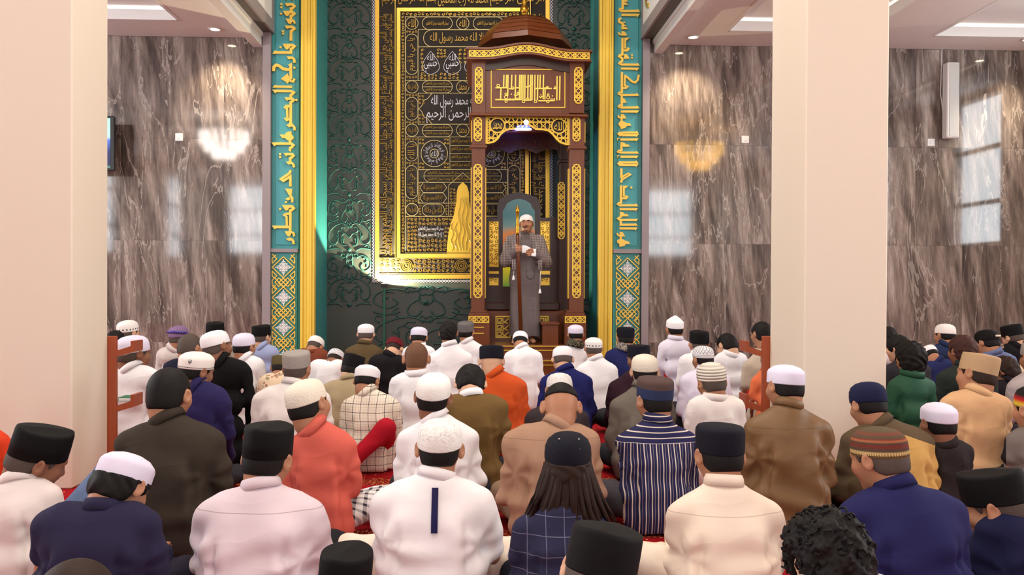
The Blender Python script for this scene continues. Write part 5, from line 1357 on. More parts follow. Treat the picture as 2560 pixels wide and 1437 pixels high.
    for i in (0, 1):
        g.cap(HP[i], KN[i], .096 * s, .072 * s, k=.03 * s); g.cap(KN[i], AN[i], .070 * s, .056 * s, k=.02 * s)
    g.cut((0, 0, -1), (0, 0, .004)); Vt, Qt = g.net(); Vt = relax(Vt, Qt, 1, .5)
    Vt = folds(Vt, vnormals(Vt, Qt), .004 * s, sd + 7, .4, s); Vt[:, 2] = np.maximum(Vt[:, 2], .003)
    # ---- the body itself
    F_ = Field(graded(-ex - .02, ex + .02, hb, hc[0] - .13 * hs, hc[0] + .13 * hs, hf), graded(-.20 * s, .47 * s, hb, hc[1] - .14 * hs, hc[1] + .14 * hs, hf), graded(-.02, max(hc[2] + .14 * hs, zs + .05), hb, hc[2] - .14 * hs, hc[2] + .13 * hs, hf))
    Rm = R.astype(np.float32)
    F_.add(lambda p: head_sdf(((p - hc.astype(np.float32)) @ Rm) / hs) * hs, hc - .15 * hs, hc + .15 * hs, .01)
    F_.cap(nb - nd * .06, nk, .052 * hs, .050 * hs, k=.03)
    for z, h_, r, y in bars[:4]: F_.cap((-h_ * .85, y, z), (h_ * .85, y, z), r * .70, k=.06)
    for i in (0, 1):
        q = (-1, 1)[i]
        F_.cap((0, .01, zs - .07 * s), SJ[i], .04 * s, .043 * s, k=.05); F_.cap(SJ[i], EB[i], .040 * s, .034 * s, k=.03); F_.cap(EB[i], HD[i], .034 * s, .026 * s, k=.02)
        pm = HD[i] + np.array([-q * .02, .035, -.006]) * s
        F_.ell(pm, np.array((.034, .045, .018)) * s, .02)
        for j in range(4):
            a = pm + np.array([(-.024 + j * .016), .034, .0]) * s; b_ = a + np.array([-q * .006, (.030, .036, .034, .026)[j], -.012]) * s
            F_.cap(a, b_, .0095 * s, .0085 * s, k=.008); F_.cap(b_, b_ + np.array([-q * .004, .018, -.016]) * s, .0085 * s, .008 * s, k=.004)
        F_.cap(pm + np.array([-q * .028, -.005, .006]) * s, pm + np.array([-q * .058, .03, .004]) * s, .011 * s, .009 * s, k=.01)
        F_.cap(HP[i], KN[i], .075 * s, .052 * s, k=.03); F_.cap(KN[i], AN[i], .050 * s, .036 * s, k=.02)
        F_.cap(AN[i] + np.array([0, 0, -.02]) * s, AN[i] + np.array([-q * .10, -.03, -.025]) * s, .034 * s, .026 * s, k=.02)
    F_.cut((0, 0, -1), (0, 0, .008)); Vb, Qb = F_.net()
    # ---- assemble
    def add(name, V, Q, mat): return obj(name, V, Q, mat, root, True, rel=False)
    add('body', Vb, Qb, SKIN[skin]); sh = add('shirt', V, Q, shirt); add('trousers', Vt, Qt, lm)
    if hair: inst('hair', hair_mesh(hair[0], bool(cap)), HAIR[hair[1]], root, hc, R, hs)
    if cap: inst('cap', cap_mesh(cap[0]), CM_[cap[1]], root, hc, R, (hs * k.get('capw', 1.0), hs * k.get('capw', 1.0), hs))
    col = k.get('collar', 1)
    if col:
        zax = Vector(nd); qm = zax.to_track_quat('Z', 'Y').to_matrix(); rr = hs * (1.06 if lod else 1.0); hh = .029 * hs * (col if col is not True else 1)
        B = MB().lathe([(.060 * rr, -.012), (.0735 * rr, -.014), (.0700 * rr, hh * .5), (.0640 * rr, hh), (.0590 * rr, hh), (.058 * rr, 0)], (0, 0, 0), 28, 1.0, 1.06)
        vv = [tuple(qm @ Vector(p) + Vector(nb + nd * .020 * hs)) for p in B.v]
        add('collar', vv, B.f, k.get('collarmat') or shirt)
    for fn in k.get('extra', ()): fn(dict(root=root, zs=zs, s=s, hw=hw, hc=hc, R=R, hs=hs, nb=nb, nd=nd, add=add, shirt=shirt, V=V, Y=Y, X0=X0))
    return root
# ================================================================ the preacher standing in the pulpit
def preacher():
    Y0 = 10.85; c = at(1312, 857, Y0); zf = zk
    root = empty('person', (c[0], Y0, zf), 'standing person in a long grey robe and checked shawl facing the rows with a staff', 'person')
    def add(name, V, Q, mat, par=root): 
        o = obj(name, V, Q, mat, par, True, rel=False); return o
    hc = np.array([.012, -.03, 1.500]); R = rotm(180 + 6, -4, 3); Rm = R.astype(np.float32); hs = 1.0
    E_ = [np.array([-.235, -.02, 1.02]), np.array([.245, -.02, 1.02])]; H = [np.array([-.095, -.235, 1.175]), np.array([.085, -.215, 1.125])]
    SJ = [np.array([-.165, .0, 1.275]), np.array([.165, .0, 1.275])]
    robe = cloth((112, 102, 102), 'plain', rough=.8)
    f = Field(lin(-.36, .36, .012), lin(-.34, .24, .012), lin(.04, 1.42, .012))
    for h_, z0, z1, r0, r1 in ((.085, 1.20, .80, .105, .10), (.085, .80, .07, .10, .125)):
        for q in (-1, 1): f.cap((q * h_, 0, z0), (q * h_ * 1.0, .0, z1), r0, r1, k=.09)
    f.cap((-.13, .01, 1.255), (.13, .01, 1.255), .075, k=.08)
    for q in (-1, 1): f.cap((q * .13, .01, 1.29), (q * .03, 0, 1.35), .045, .05, k=.05)
    f.cap((0, -.005, 1.33), (0, -.012, 1.385), .066, .062, k=.03)
    for i in (0, 1): f.cap(SJ[i], E_[i], .066, .060, k=.04); f.cap(E_[i], E_[i] + (H[i] - E_[i]) * .78, .060, .050, k=.03)
    f.cut((0, 0, 1), (0, 0, 1.385)); f.cut((0, 0, -1), (0, 0, .085)); V, Q = f.net(); V = relax(V, Q, 1, .5)
    x, y, z = V.T; low = np.clip((1.0 - z) / .5, 0, 1); V = V + vnormals(V, Q) * (.011 * np.sin(44 * x + 2 * np.sin(3 * z)) * low)[:, None]
    add('robe', V, Q, robe)
    b = Field(graded(-.34, .34, .02, -.12, .13, .0075), graded(-.33, .22, .016, -.16, .10, .0075), graded(-.01, 1.66, .022, 1.36, 1.64, .0075))
    b.add(lambda p: head_sdf(((p - hc.astype(np.float32)) @ Rm) / hs) * hs, hc - .15, hc + .15, .01)
    b.cap((0, .01, 1.25), hc + R @ np.array([0, -.03, -.08]), .056, .052, k=.03); b.cap((-.12, .01, 1.2), (.12, .01, 1.2), .07, k=.05); b.cap((0, .01, 1.2), (0, .01, .8), .08, .085, k=.05)
    for i in (0, 1):
        q = (-1, 1)[i]
        b.cap((0, .01, 1.25), SJ[i], .04, k=.05); b.cap(SJ[i], E_[i], .045, .038, k=.03); b.cap(E_[i], H[i], .038, .027, k=.02)
        b.cap((q * .08, 0, .8), (q * .085, .0, .45), .08, .055, k=.04); b.cap((q * .085, 0, .45), (q * .085, .01, .06), .05, .036, k=.02); b.cap((q * .085, .02, .035), (q * .105, -.15, .025), .036, .028, k=.02)
    b.cut((0, 0, -1), (0, 0, .003)); V, Q = b.net(); add('body', V, Q, SKIN['b'])
    # hands with five fingers each, one closed on the staff, one holding the paper
    sx, sy = -.105, -.285
    for i in (0, 1):
        g = Field(lin(H[i][0] - .11, H[i][0] + .11, .0045), lin(H[i][1] - .13, H[i][1] + .08, .0045), lin(H[i][2] - .10, H[i][2] + .10, .0045))
        pm = H[i] + np.array([0, -.03, .004]); g.cap(H[i] + np.array([(-1, 1)[i] * .01, .03, -.01]), pm, .026, .028, k=.02); g.ell(pm, (.026, .034, .042), .02)
        for j in range(4):
            zz = pm[2] + .032 - j * .020; L = (1.0, 1.1, 1.05, .85)[j]
            if i == 0:
                P_ = [(pm[0] + .022, pm[1] - .012, zz), (sx + .034, sy - .006, zz), (sx + .020, sy - .034 * L, zz - .002), (sx - .014, sy - .032 * L, zz - .004), (sx - .026, sy - .010, zz - .005)]
            else:
                P_ = [(pm[0] - .016, pm[1] - .018, zz), (pm[0] - .038, pm[1] - .040 * L, zz), (pm[0] - .066 * L, pm[1] - .038, zz - .004), (pm[0] - .082 * L, pm[1] - .022, zz - .008)]
            for a, b_ in zip(P_, P_[1:]): g.cap(a, b_, .0098, .0088, k=.006)
        if i == 0: T_ = [pm + np.array([-.012, .0, .030]), np.array([sx - .026, sy + .010, pm[2] + .046]), np.array([sx - .012, sy - .026, pm[2] + .050])]
        else: T_ = [pm + np.array([-.005, -.01, .030]), pm + np.array([-.024, -.040, .048]), pm + np.array([-.055, -.052, .040])]
        for a, b_ in zip(T_, T_[1:]): g.cap(a, b_, .0115, .010, k=.008)
        V, Q = g.net(); add('hand', V, Q, SKIN['b'])
    inst('hair', hair_mesh('short'), HAIR['g'], root, hc, R, hs); inst('cap', cap_mesh('kufi'), CM_['wk'], root, hc, R, 1.0)
    # face details: eyes, brows, moustache and short beard, headset microphone
    for q in (-1, 1):
        p = hc + R @ np.array([q * .032, .0905, .006]); m_ = MB().lathe([(.0, -.003), (.007, -.002), (.009, 0), (.007, .002), (0, .003)], tuple(p), 10, 1, .5); add('eye', m_.v, m_.f, M['paper'])
        p2 = hc + R @ np.array([q * .032, .0965, .006]); m_ = MB().lathe([(.0, -.003), (.0042, -.0015), (.0042, .002), (0, .003)], tuple(p2), 8, 1, .5); add('iris', m_.v, m_.f, M['black'])
        m_ = MB().tube([hc + R @ np.array(v) for v in ((q * .014, .101, .026), (q * .032, .100, .032), (q * .050, .088, .026))], [.003, .0045, .002], 6); add('eyebrow', m_.v, m_.f, HAIR['k'])
    m_ = MB().tube([hc + R @ np.array(v) for v in ((-.030, .088, -.052), (-.014, .103, -.041), (0, .107, -.039), (.014, .103, -.041), (.030, .088, -.052))], [.002, .005, .005, .005, .002], 8); add('moustache', m_.v, m_.f, HAIR['g'])
    m_ = MB().lathe([(0, -.008), (.012, -.004), (.014, .004), (.006, .010), (0, .011)], tuple(hc + R @ np.array([0, .089, -.094])), 12, 1.2, .8); add('beard', m_.v, m_.f, HAIR['g'])
    m_ = MB().lathe([(0, -.004), (.014, -.002), (.014, .003), (0, .005)], tuple(hc + R @ np.array([0, .097, -.0585])), 12, 1.1, .4); add('mouth', m_.v, m_.f, plain('mouth_inside', (60, 24, 22), .4))
    m_ = MB().tube([hc + R @ np.array(v) for v in ((.080, 0, -.01), (.075, .05, -.035), (.045, .098, -.052), (.020, .118, -.055))], [.003, .003, .003, .008], 6); add('headset_microphone', m_.v, m_.f, M['black'])
    # patterned shawl
    n = N('checked_shawl'); o = n.obj(); s = n.sep(o); d = n.math('MULTIPLY', n.math('SINE', n.math('MULTIPLY', n.math('ADD', s[0], s[2]), 230)), n.math('SINE', n.math('MULTIPLY', n.math('SUBTRACT', s[0], s[2]), 230)))
    n.set(n.mix(n.math('GREATER_THAN', d, .12), hexc(44, 38, 42), hexc(196, 180, 176)), .9)
    w_ = Field(lin(-.38, .38, .012), lin(-.26, .20, .012), lin(.88, 1.45, .012))
    for q in (-1, 1):
        w_.cap((q * .055, .0, 1.355), (q * .17, .01, 1.27), .055, .075, k=.06); w_.cap((q * .17, .0, 1.27), (q * .250, -.005, 1.01), .088, .084, k=.05)
        w_.cap((q * .075, -.06, 1.33), (q * .135, -.115, 1.19), .032, .045, k=.04); w_.cap((q * .135, -.115, 1.19), (q * .185, -.10, 1.04), .045, .055, k=.04)
    w_.cap((-.12, .07, 1.27), (.12, .07, 1.27), .055, k=.06); w_.cap((-.12, .09, 1.12), (.12, .09, 1.12), .04, k=.1)
    [w_.cap((q * .235, -.02, 1.03), (q * .20, -.10, 1.075), .078, .066, k=.05) for q in (-1, 1)]; w_.cut((0, 0, -1), (0, 0, .955)); V, Q = w_.net(); V = relax(V, Q, 1, .5)
    V = V + vnormals(V, Q) * (.006 * np.sin(60 * V[:, 0] + 25 * V[:, 2]))[:, None]
    sw = add('shawl', V, Q, n.m)
    for x0, x1, z1 in ((-.175, -.125, .955), (.155, .205, .96)):
        m_ = MB(); 
        for k in range(2): m_.tube([(x0 + .012 + k * .025, -.15, z1 + .15), (x0 + .010 + k * .025, -.165, z1), (x0 + .014 + k * .02, -.162, z1 - .05)], .014, 6)
        add('shawl_end', m_.v, m_.f, n.m)
        zt = z1 - (.10 if x0 < 0 else .27)
        m_ = MB().tube([((x0 + x1) / 2, -.165, z1 - .03), ((x0 + x1) / 2 - .004, -.166, zt)], .004, 5); m_.lathe([(0, zt), (.008, zt - .004), (.020, zt - .05), (.018, zt - .062), (0, zt - .064)], ((x0 + x1) / 2 - .004, -.168, 0), 10)
        add('tassel', m_.v, m_.f, M['paper'])
    m_ = MB().tube([(.055 + .055 * math.sin(a), -.19 - .004 * math.cos(a), .88 - .075 * math.cos(a)) for a in [k * .35 - 2.2 for k in range(14)]], .0035, 5); add('microphone_cable', m_.v, m_.f, M['black'])
    m_ = MB().lathe([(.062, -.01), (.066, -.01), (.064, .03), (.060, .03)], (0, -.012, 1.375), 20); add('collar', m_.v, m_.f, robe)
    # the staff and the paper are things of their own
    e = empty('staff', (c[0] + sx, Y0 + sy, zf), 'dark wooden staff with a brass head held upright by the preacher', 'staff')
    bx, by = c[0] + sx, Y0 + sy
    MB().tube([(bx + .045, by, zf + .004), (bx, by, zf + 1.175), (bx - .008, by, zf + 1.37)], [.024, .021, .019], 14).build('shaft', M['mahog'], e, True)
    MB().lathe([(.021, 1.355), (.025, 1.36), (.022, 1.375), (.026, 1.39), (.022, 1.405), (.020, 1.42), (.024, 1.44), (.019, 1.46), (.017, 1.60), (.022, 1.615), (.024, 1.63), (.028, 1.645), (.020, 1.68), (.006, 1.70), (.003, 1.715), (0, 1.72)], (bx - .010, by, zf), 16).build('brass_head', M['brass'], e, True)
    pv = []; pf = []; nx, ny = 9, 4
    for j in range(ny + 1):
        for i in range(nx + 1):
            u, v = i / nx, j / ny; pv.append((c[0] - .058 + .175 * u, Y0 - .285 + .03 * v + .012 * math.sin(u * 5), zf + 1.125 + .095 * v - .035 * u + .012 * math.sin(u * 6)))
    for j in range(ny):
        for i in range(nx): pf.append((j * (nx + 1) + i, j * (nx + 1) + i + 1, (j + 1) * (nx + 1) + i + 1, (j + 1) * (nx + 1) + i))
    o = obj('paper_sheet', pv, pf, M['paper'], None, True); md = o.modifiers.new('thickness', 'SOLIDIFY'); md.thickness = .0008
    tag(o, 'white sheet of notes in the hands of the preacher', 'paper')
preacher()

# ================================================================ the seated rows
WS, LV, PK, OW = (244, 241, 243), (226, 220, 236), (226, 208, 214), (236, 228, 222)
def strip(d):
    zs, s = d['zs'], d['s']; V = d['V']; pts = []
    for z in np.linspace(zs - .135 * s, zs + .008 * s, 6):
        sel = V[(np.abs(V[:, 0] - .012) < .03) & (np.abs(V[:, 2] - z) < .02) & (V[:, 1] < .05)]
        pts.append((z, sel[:, 1].min() - .004 if len(sel) else -.12))
    v = []; f = []
    for z, y in pts:
        for x in (0.0, .024): v += [(x, y, z), (x, y + .012, z)]
    for i in range(len(pts) - 1):
        a = i * 4; f += [(a, a + 2, a + 6, a + 4), (a, a + 4, a + 5, a + 1), (a + 2, a + 3, a + 7, a + 6)]
    o = d['add']('stripe_patch', v, f, cloth((38, 36, 78))); o['label'] = 'navy patch down the collar'
def longhair(d):
    s, hs, hc, zs = d['s'], d['hs'], d['hc'], d['zs']; r = random.Random(5); b = MB()
    for i in range(150):
        a = r.uniform(-1, 1); t = r.uniform(0, 1); x0 = hc[0] + .078 * a * hs; y0 = hc[1] - (.098 * math.sqrt(max(0, 1 - a * a)) * .95 + r.uniform(-.004, .012)) * hs + .01
        L = r.uniform(.16, .27) * hs; sp = a * r.uniform(.05, .12) + r.uniform(-.03, .03)
        P_ = [(x0 + sp * u ** 1.4, y0 - (.030 * u - .015 * u * u) + .012 * math.sin(u * 5 + i) * u, hc[2] + .03 - (L + .06) * u) for u in (0, .2, .4, .6, .8, 1)]
        b.tube(P_, [.010, .012, .012, .010, .007, .002], 5)
    d['add']('long_hair', b.v, b.f, HAIR['b'])
    m_ = MB()
    for q in (-1, 1):
        for z in (.05, .085):
            p = hc + d['R'] @ (np.array([q * .036, -.098 + (z - .05) * .5, z + .012]) * hs); m_.lathe([(.0032, 0), (.0032, .002), (0, .003)], tuple(p - np.array((0, .004, 0))), 8)
    o = d['add']('cap_eyelets', m_.v, m_.f, M['paper']); o['label'] = 'pale eyelets of the cap'
def curls(d):
    hs, hc, R = d['hs'], d['hc'], d['R']; r = random.Random(8); b = MB()
    for i in range(120):
        th, ph = r.uniform(0, 2 * PI), r.uniform(-.35, 1.5); p = np.array([.100 * math.cos(th) * math.cos(ph), -.01 + .120 * math.sin(th) * math.cos(ph), .02 + .112 * math.sin(ph)])
        if p[1] > .05 and p[2] < .06: continue
        a = np.array([r.gauss(0, 1) for _ in range(3)]); a /= np.linalg.norm(a); c_ = np.cross(a, p); c_ /= np.linalg.norm(c_) + 1e-9; rr = r.uniform(.008, .013)
        b.tube([hc + R @ ((p + (a * math.cos(t) + c_ * math.sin(t)) * rr) * hs) for t in [k * .8 for k in range(7)]], [.003 * hs] * 6 + [.001], 5)
    d['add']('curly_hair_strands', b.v, b.f, HAIR['k'])
def emblem(d):
    hs, hc, R = d['hs'], d['hc'], d['R']; B = []; p0 = np.array([.050, -.094, .040]); b = MB()
    P_ = [(-.006, .012), (-.008, -.002), (0, -.012), (.008, -.002), (.006, .012)]
    b.tube([hc + R @ ((p0 + np.array([x * .8, -.004 + x * .5, z])) * hs) for x, z in P_], .0018 * hs, 5, False); b.tube([hc + R @ ((p0 + np.array([x * .35, -.004 + x * .2, z * .5])) * hs) for x, z in P_], .0015 * hs, 5, False)
    o = d['add']('cap_emblem', b.v, b.f, M['black']); o['label'] = 'small dark shield emblem on the cap'
def watch(d):
    pass
def scarf(mat):
    def fn(d):
        nb, nd, hs = d['nb'], d['nd'], d['hs']; qm = Vector(nd).to_track_quat('Z', 'Y').to_matrix()
        B = MB().lathe([(.060 * hs, -.045), (.095 * hs, -.050), (.100 * hs, -.03), (.088 * hs, .005), (.072 * hs, .03), (.060 * hs, .03)], (0, 0, 0), 26, 1.15, 1.0)
        d['add']('scarf', [tuple(qm @ Vector(p) + Vector(nb + nd * .03)) for p in B.v], B.f, mat)
    return fn
def gogg(d):
    hs, hc, R = d['hs'], d['hc'], d['R']; b = MB()
    b.tube([hc + R @ (np.array([.092 * math.sin(t), -.112 * math.cos(t) - .008, .045]) * hs) for t in [k * .3 - 1.5 for k in range(11)]], .012 * hs, 6)
    o = d['add']('cap_strap', b.v, b.f, plain('strap_purple', (60, 50, 140), .3)); o['label'] = 'shiny purple strap round the cap'
def strap(d):
    hs, hc, R = d['hs'], d['hc'], d['R']; b = MB()
    b.tube([hc + R @ (np.array([.094 * math.sin(t), -.114 * math.cos(t) - .008, .025]) * hs) for t in [k * .12 - .2 for k in range(6)]], .010 * hs, 6)
    o = d['add']('cap_strap', b.v, b.f, plain('strap_cream', (226, 206, 180), .5)); o['label'] = 'cream strap at the back of the cap'
C = cloth
def zz(body, Y): return round(float(max(at((body[0] + body[1]) / 2, body[2], Y)[2], .22)), 2)
# -- nearest, cut by the lower edge
person('person in a black velvet cap cut off at the bottom beneath the navy plaid shirt', 2.15, ('songkok', 'blk'), (1500, 1301, 182, 22, 22, 9), (1330, 1690, 1580), C((92, 90, 92)), hair=('short', 'g'), skin='d')
person('person with curly black hair at the bottom edge in a pale print shirt', 2.15, None, (2072, 1264, 205, 34, -14, 0), (1925, 2300, 1452), C((222, 216, 222), 'print', (150, 150, 160)), hair=('curly', 'k'), skin='d', extra=(curls,))
person('child in a black cap and black shirt at the bottom edge beneath the pinkish shirt', 2.6, ('songkok', 'blk'), (862, 1367, 128, 10, 15, 6), (765, 990, 1490), C((20, 19, 24)), legs=(24, 24, 28), hair=('short', 'k'))
person('dark haired child at the bottom edge in front of the navy shirt and white cap', 2.0, None, (186, 1399, 190, 12, 0, 0), (30, 350, 1600), C((60, 52, 48)), hair=('short', 'b'))
# -- first full row
person('person in a tilted tall black cap and cream shirt, looking down beside the square column', 3.5, ('tallsong', 'blk'), (92, 1055, 112, 24, 44, 13), (-95, 152, 1205), C((232, 220, 214)), legs=(96, 112, 146), hair=('short', 'g'), skin='c', knee=((1, (.245, .34, .40), (.20, .50, .07)),))
person('person in a dark navy shirt and white cap bowing before the dark olive jacket', 3.05, ('haji', 'lav'), (302, 1125, 124, 38, 14, 6), (72, 408, 1268), C((40, 36, 62), 'plain'), legs=(40, 36, 50), hair=('full', 'k'), skin='b')
B_ = (478, 818, 1240); person('person in a pinkish white dress shirt and black velvet cap', 3.3, ('tallsong', 'blk'), (668, 1057, 118, 12, 10, 5), B_, C(PK, 'seam', (150, 130, 140), zz(B_, 3.3)), legs=(30, 28, 34), hair=('short', 'k'), skin='b', elbow=(0, .01))
person('person in a white polo shirt with navy collar strip and white embroidered cap', 3.35, ('kufi', 'emb'), (1100, 1047, 112, 6, 4, 1), (920, 1245, 1212), C((246, 240, 240)), legs=(238, 222, 204), hair=('short', 'k'), skin='b', short=True, extra=(strip,), elbow=(-.03, .02), knee=((0, (-.36, .22, .12), (.08, .38, .075)), (1, (.37, .22, .12), (-.08, .38, .075))))
B_ = (1272, 1538, 1285); person('person with long dark hair under a black cap, in a navy plaid shirt', 3.15, ('beanie', 'ink'), (1420, 1079, 116, 10, 3, 0), B_, C((46, 46, 72), 'check', (120, 120, 140)), legs=(22, 22, 34), hair=('full', 'b'), skin='b', extra=(longhair,), collar=0)
B_ = (1652, 1975, 1245); person('person in a cream dress shirt and soft black cap, cream trouser knee showing', 3.25, ('peci', 'ink'), (1800, 1060, 119, 12, -4, 0), B_, C((244, 226, 206), 'seam', (190, 166, 148), zz(B_, 3.25)), legs=(236, 220, 200), hair=('short', 'k'), skin='b', elbow=(-.03, 0), knee=((0, (-.40, .20, .13), (.08, .38, .075)),))
person('person in a deep blue shirt and striped woven brown cap, face turned aside', 3.1, ('kufi', 'eth'), (2200, 1067, 122, 16, -26, -2), (2085, 2440, 1238), C((36, 36, 82)), legs=(30, 30, 50), hair=('short', 'g'), skin='b')
person('child in a black velvet cap and dark navy shirt beside the deep blue shirt', 3.2, ('songkok', 'blk'), (2492, 1163, 132, 24, -42, -4), (2428, 2740, 1290), C((26, 28, 60)), legs=(24, 24, 40), hair=('short', 'g'), skin='b')
# -- second row
person('person in an orange red shirt at the picture edge behind the tall black cap', 4.3, None, (-62, 968, 84, 20, 0, 0), (-150, 24, 1080), C((216, 66, 34)), hair=('short', 'k'))
person('bareheaded person in a dark olive jacket beside the wooden book rack', 4.0, None, (422, 918, 100, 10, 6, 0), (284, 568, 1068), C((58, 50, 42), 'plain'), legs=(30, 28, 28), hair=('short', 'k'), skin='b')
person('person in a salmon red shirt and cream cap above a plaid sarong', 4.15, ('kufi', 'ck'), (770, 947, 95, 2, 24, -12), (700, 900, 1090), C((208, 98, 84)), legs=C((226, 222, 220), 'plaid', (52, 50, 60)), hair=('short', 'k'), skin='b', knee=((1, (.36, .26, .16), (-.02, .38, .075)),))
B_ = (1250, 1510, 1068); person('bareheaded person with a short fade in a tan shirt behind the long dark hair', 4.2, None, (1403, 955, 92, 30, 4, 0), B_, C((168, 132, 108), 'seam', (120, 90, 74), zz(B_, 4.2)), legs=(140, 116, 94), hair=('fade', 'k'), skin='b', fold=1.15)
person('person in a white polo and white knitted cap just beyond the white embroidered cap', 4.5, ('kufi', 'wk'), (1084, 932, 88, 0, 8, 4), (985, 1208, 1068), C(WS), hair=('short', 'k'), skin='c', short=True)
B_ = (1533, 1757, 1075); person('person in a navy and white striped shirt and a blue banded brown cap', 4.3, ('peci', 'two'), (1637, 941, 88, 8, -14, 0), B_, C((44, 44, 82), 'vstripe', (222, 210, 196), zz(B_, 4.3)), legs=(66, 62, 68), hair=('short', 'k'), skin='b', elbow=(-.05, 0), knee=((0, (-.35, .22, .15), (.05, .38, .07)),))
B_ = (1848, 2094, 1042); person('person in a shiny brown jacket and white cap', 4.2, ('haji', 'lav'), (1964, 911, 88, 14, -12, 4), B_, C((122, 92, 62), 'seam', (86, 64, 44), zz(B_, 4.2), .42), hair=('short', 'k'), skin='b', fold=1.15)
B_ = (2090, 2356, 1074); person('person in a brown and mustard shirt with a navy cap beneath the wide column', 4.3, ('beanie', 'nav'), (2172, 953, 84, 22, -8, 0), B_, C((196, 154, 88), 'yoke', (92, 76, 56), zz(B_, 4.3)), hair=('short', 'k'), skin='b')
person('boy in a near black shirt and white cap next to the mustard shirt', 4.35, ('haji', 'lav'), (2347, 1006, 83, 10, 0, 0), (2292, 2442, 1106), C((44, 38, 38)), hair=('short', 'k'), skin='c')
person('person in a grey vest over black sleeves and a bright striped cap', 4.6, ('kufi', 'flg'), (2590, 966, 92, 8, -10, 0), (2508, 2720, 1075), C((118, 108, 102), 'vest', (28, 26, 30)), hair=('short', 'k'), skin='b')
# -- third row
person('person in a beige vest over black sleeves and a tilted tan cap', 4.9, ('songkok', 'tan'), (2443, 880, 80, 8, -24, 14), (2342, 2540, 985), C((214, 172, 128), 'vest', (30, 28, 34)), hair=('short', 'b'), skin='b')
person('stout person in white and a lavender white cap beyond the wooden book rack', 6.3, ('kufi', 'lav'), (333, 838, 68, 8, 34, 0), (262, 402, 920), C(WS), hair=('short', 'g'), skin='c')
person('person in a navy shirt and white cap with an emblem, behind the dark olive jacket', 5.0, ('haji', 'rim'), (489, 878, 74, 16, 32, 5), (430, 582, 990), C((42, 36, 80)), hair=('short', 'k'), skin='c', extra=(emblem,))
person('stout person in a black jacket and plain white cap near the book rack', 5.9, ('kufi', 'wht'), (541, 825, 63, 4, 30, -12), (508, 634, 912), C((18, 17, 18)), hair=('buzz', 'g'), skin='c')
person('person in a white shirt and grey knitted cap in front of the floral shirt', 5.5, ('peci', 'gry'), (742, 875, 66, 6, 8, 0), (624, 832, 972), C(OW), hair=('short', 'g'), skin='b')
person('person in a khaki shirt and black cap beside the grey knitted cap', 6.7, ('songkok', 'blk'), (880, 880, 53, 24, 10, 10), (795, 945, 955), C((168, 150, 118)), hair=('short', 'k'), skin='d')
person('person in a cream grid shirt and white cap with one red knee raised', 5.7, ('haji', 'wht'), (917, 910, 62, 30, 12, 0), (848, 1004, 992), C((240, 226, 206), 'grid', (40, 36, 40)), legs=(176, 22, 40), hair=('short', 'k'), skin='b', short=True, knee=((1, (.12, -.16, .30), (-.12, -.25, .07)),))
person('bald person in a white shirt in front of the black shirt', 6.1, None, (1041, 855, 60, 4, 0, 0), (968, 1116, 936), C(WS), hair=('buzz', 'u'), skin='b')
person('person with bowed black hair in a brown jacket over a white collar', 4.95, None, (1177, 908, 77, 46, 0, 0), (1085, 1278, 992), C((112, 86, 48)), hair=('full', 'k'), skin='d', collarmat=C(WS))
person('person in a bright orange shirt and black beret', 6.2, ('peci', 'ink'), (1229, 860, 61, 22, 0, 0), (1168, 1326, 945), C((206, 84, 36)), hair=('fade', 'k'), skin='d')
person('person in a royal navy shirt and white cap beyond the short fade haircut', 6.8, ('kufi', 'wht'), (1407, 863, 52, 30, 0, 0), (1345, 1490, 936), C((30, 34, 92)), hair=('short', 'g'), skin='d')
person('person in a dark brown shirt and white patterned cap hidden behind the short fade', 5.4, ('kufi', 'emb'), (1399, 931, 66, 26, 0, 0), (1305, 1482, 1022), C((58, 48, 50)), hair=('short', 'k'), skin='b')
person('person in a maroon black shirt and black cap with the face turned aside', 6.8, ('songkok', 'ink'), (1597, 860, 50, 14, -46, 0), (1514, 1676, 948), C((48, 26, 36)), hair=('short', 'g'), skin='c')
person('person in a grey blazer and cream knitted cap', 5.4, ('kufi', 'ck'), (1612, 885, 68, 8, 6, 0), (1516, 1694, 992), C((112, 104, 94)), hair=('short', 'k'), skin='d')
person('person in a lavender white shirt and latticed white cap', 6.8, ('kufi', 'lat'), (1758, 864, 51, 12, -14, 0), (1694, 1834, 932), C(LV), hair=('short', 'k'), skin='b')
person('person in an off white shirt and ribbed cream beanie', 5.2, ('beanie', 'rib'), (1780, 905, 71, 12, -8, -4), (1712, 1870, 992), C(OW), hair=('short', 'g'), skin='b')
person('bareheaded boy in a beige shirt by the wooden rack on the wide column', 7.2, None, (1905, 803, 48, 6, -14, 0), (1852, 1960, 898), C((192, 176, 158)), hair=('short', 'k'), skin='b', short=True)
person('small child in an orange shirt hidden behind the wooden rack', 6.75, None, (1922, 868, 40, 10, 0, 0), (1873, 1962, 940), C((222, 116, 74)), hair=('short', 'k'), skin='b', short=True)
person('boy in a green shirt with tousled black hair', 5.6, None, (2277, 850, 72, 4, 4, 0), (2214, 2346, 945), C((46, 92, 70), rough=.5), hair=('messy', 'k'), skin='b')
person('person with glossy dark brown hair in a dark green shirt', 5.9, None, (2407, 836, 64, 4, -8, 0), (2335, 2502, 925), C((44, 52, 48)), hair=('full', 'r'), skin='c')
person('child with bowed dark hair in a dark shirt beside the beige vest', 6.0, None, (2512, 888, 60, 26, -38, 0), (2474, 2562, 962), C((42, 36, 44)), hair=('fringe', 'b'), skin='c')
person('person in a pale grey shirt at the picture edge behind the bright striped cap', 5.4, ('kufi', 'gry'), (2592, 850, 70, 8, 0, 0), (2512, 2662, 948), C((184, 174, 176)), hair=('short', 'k'), skin='b')
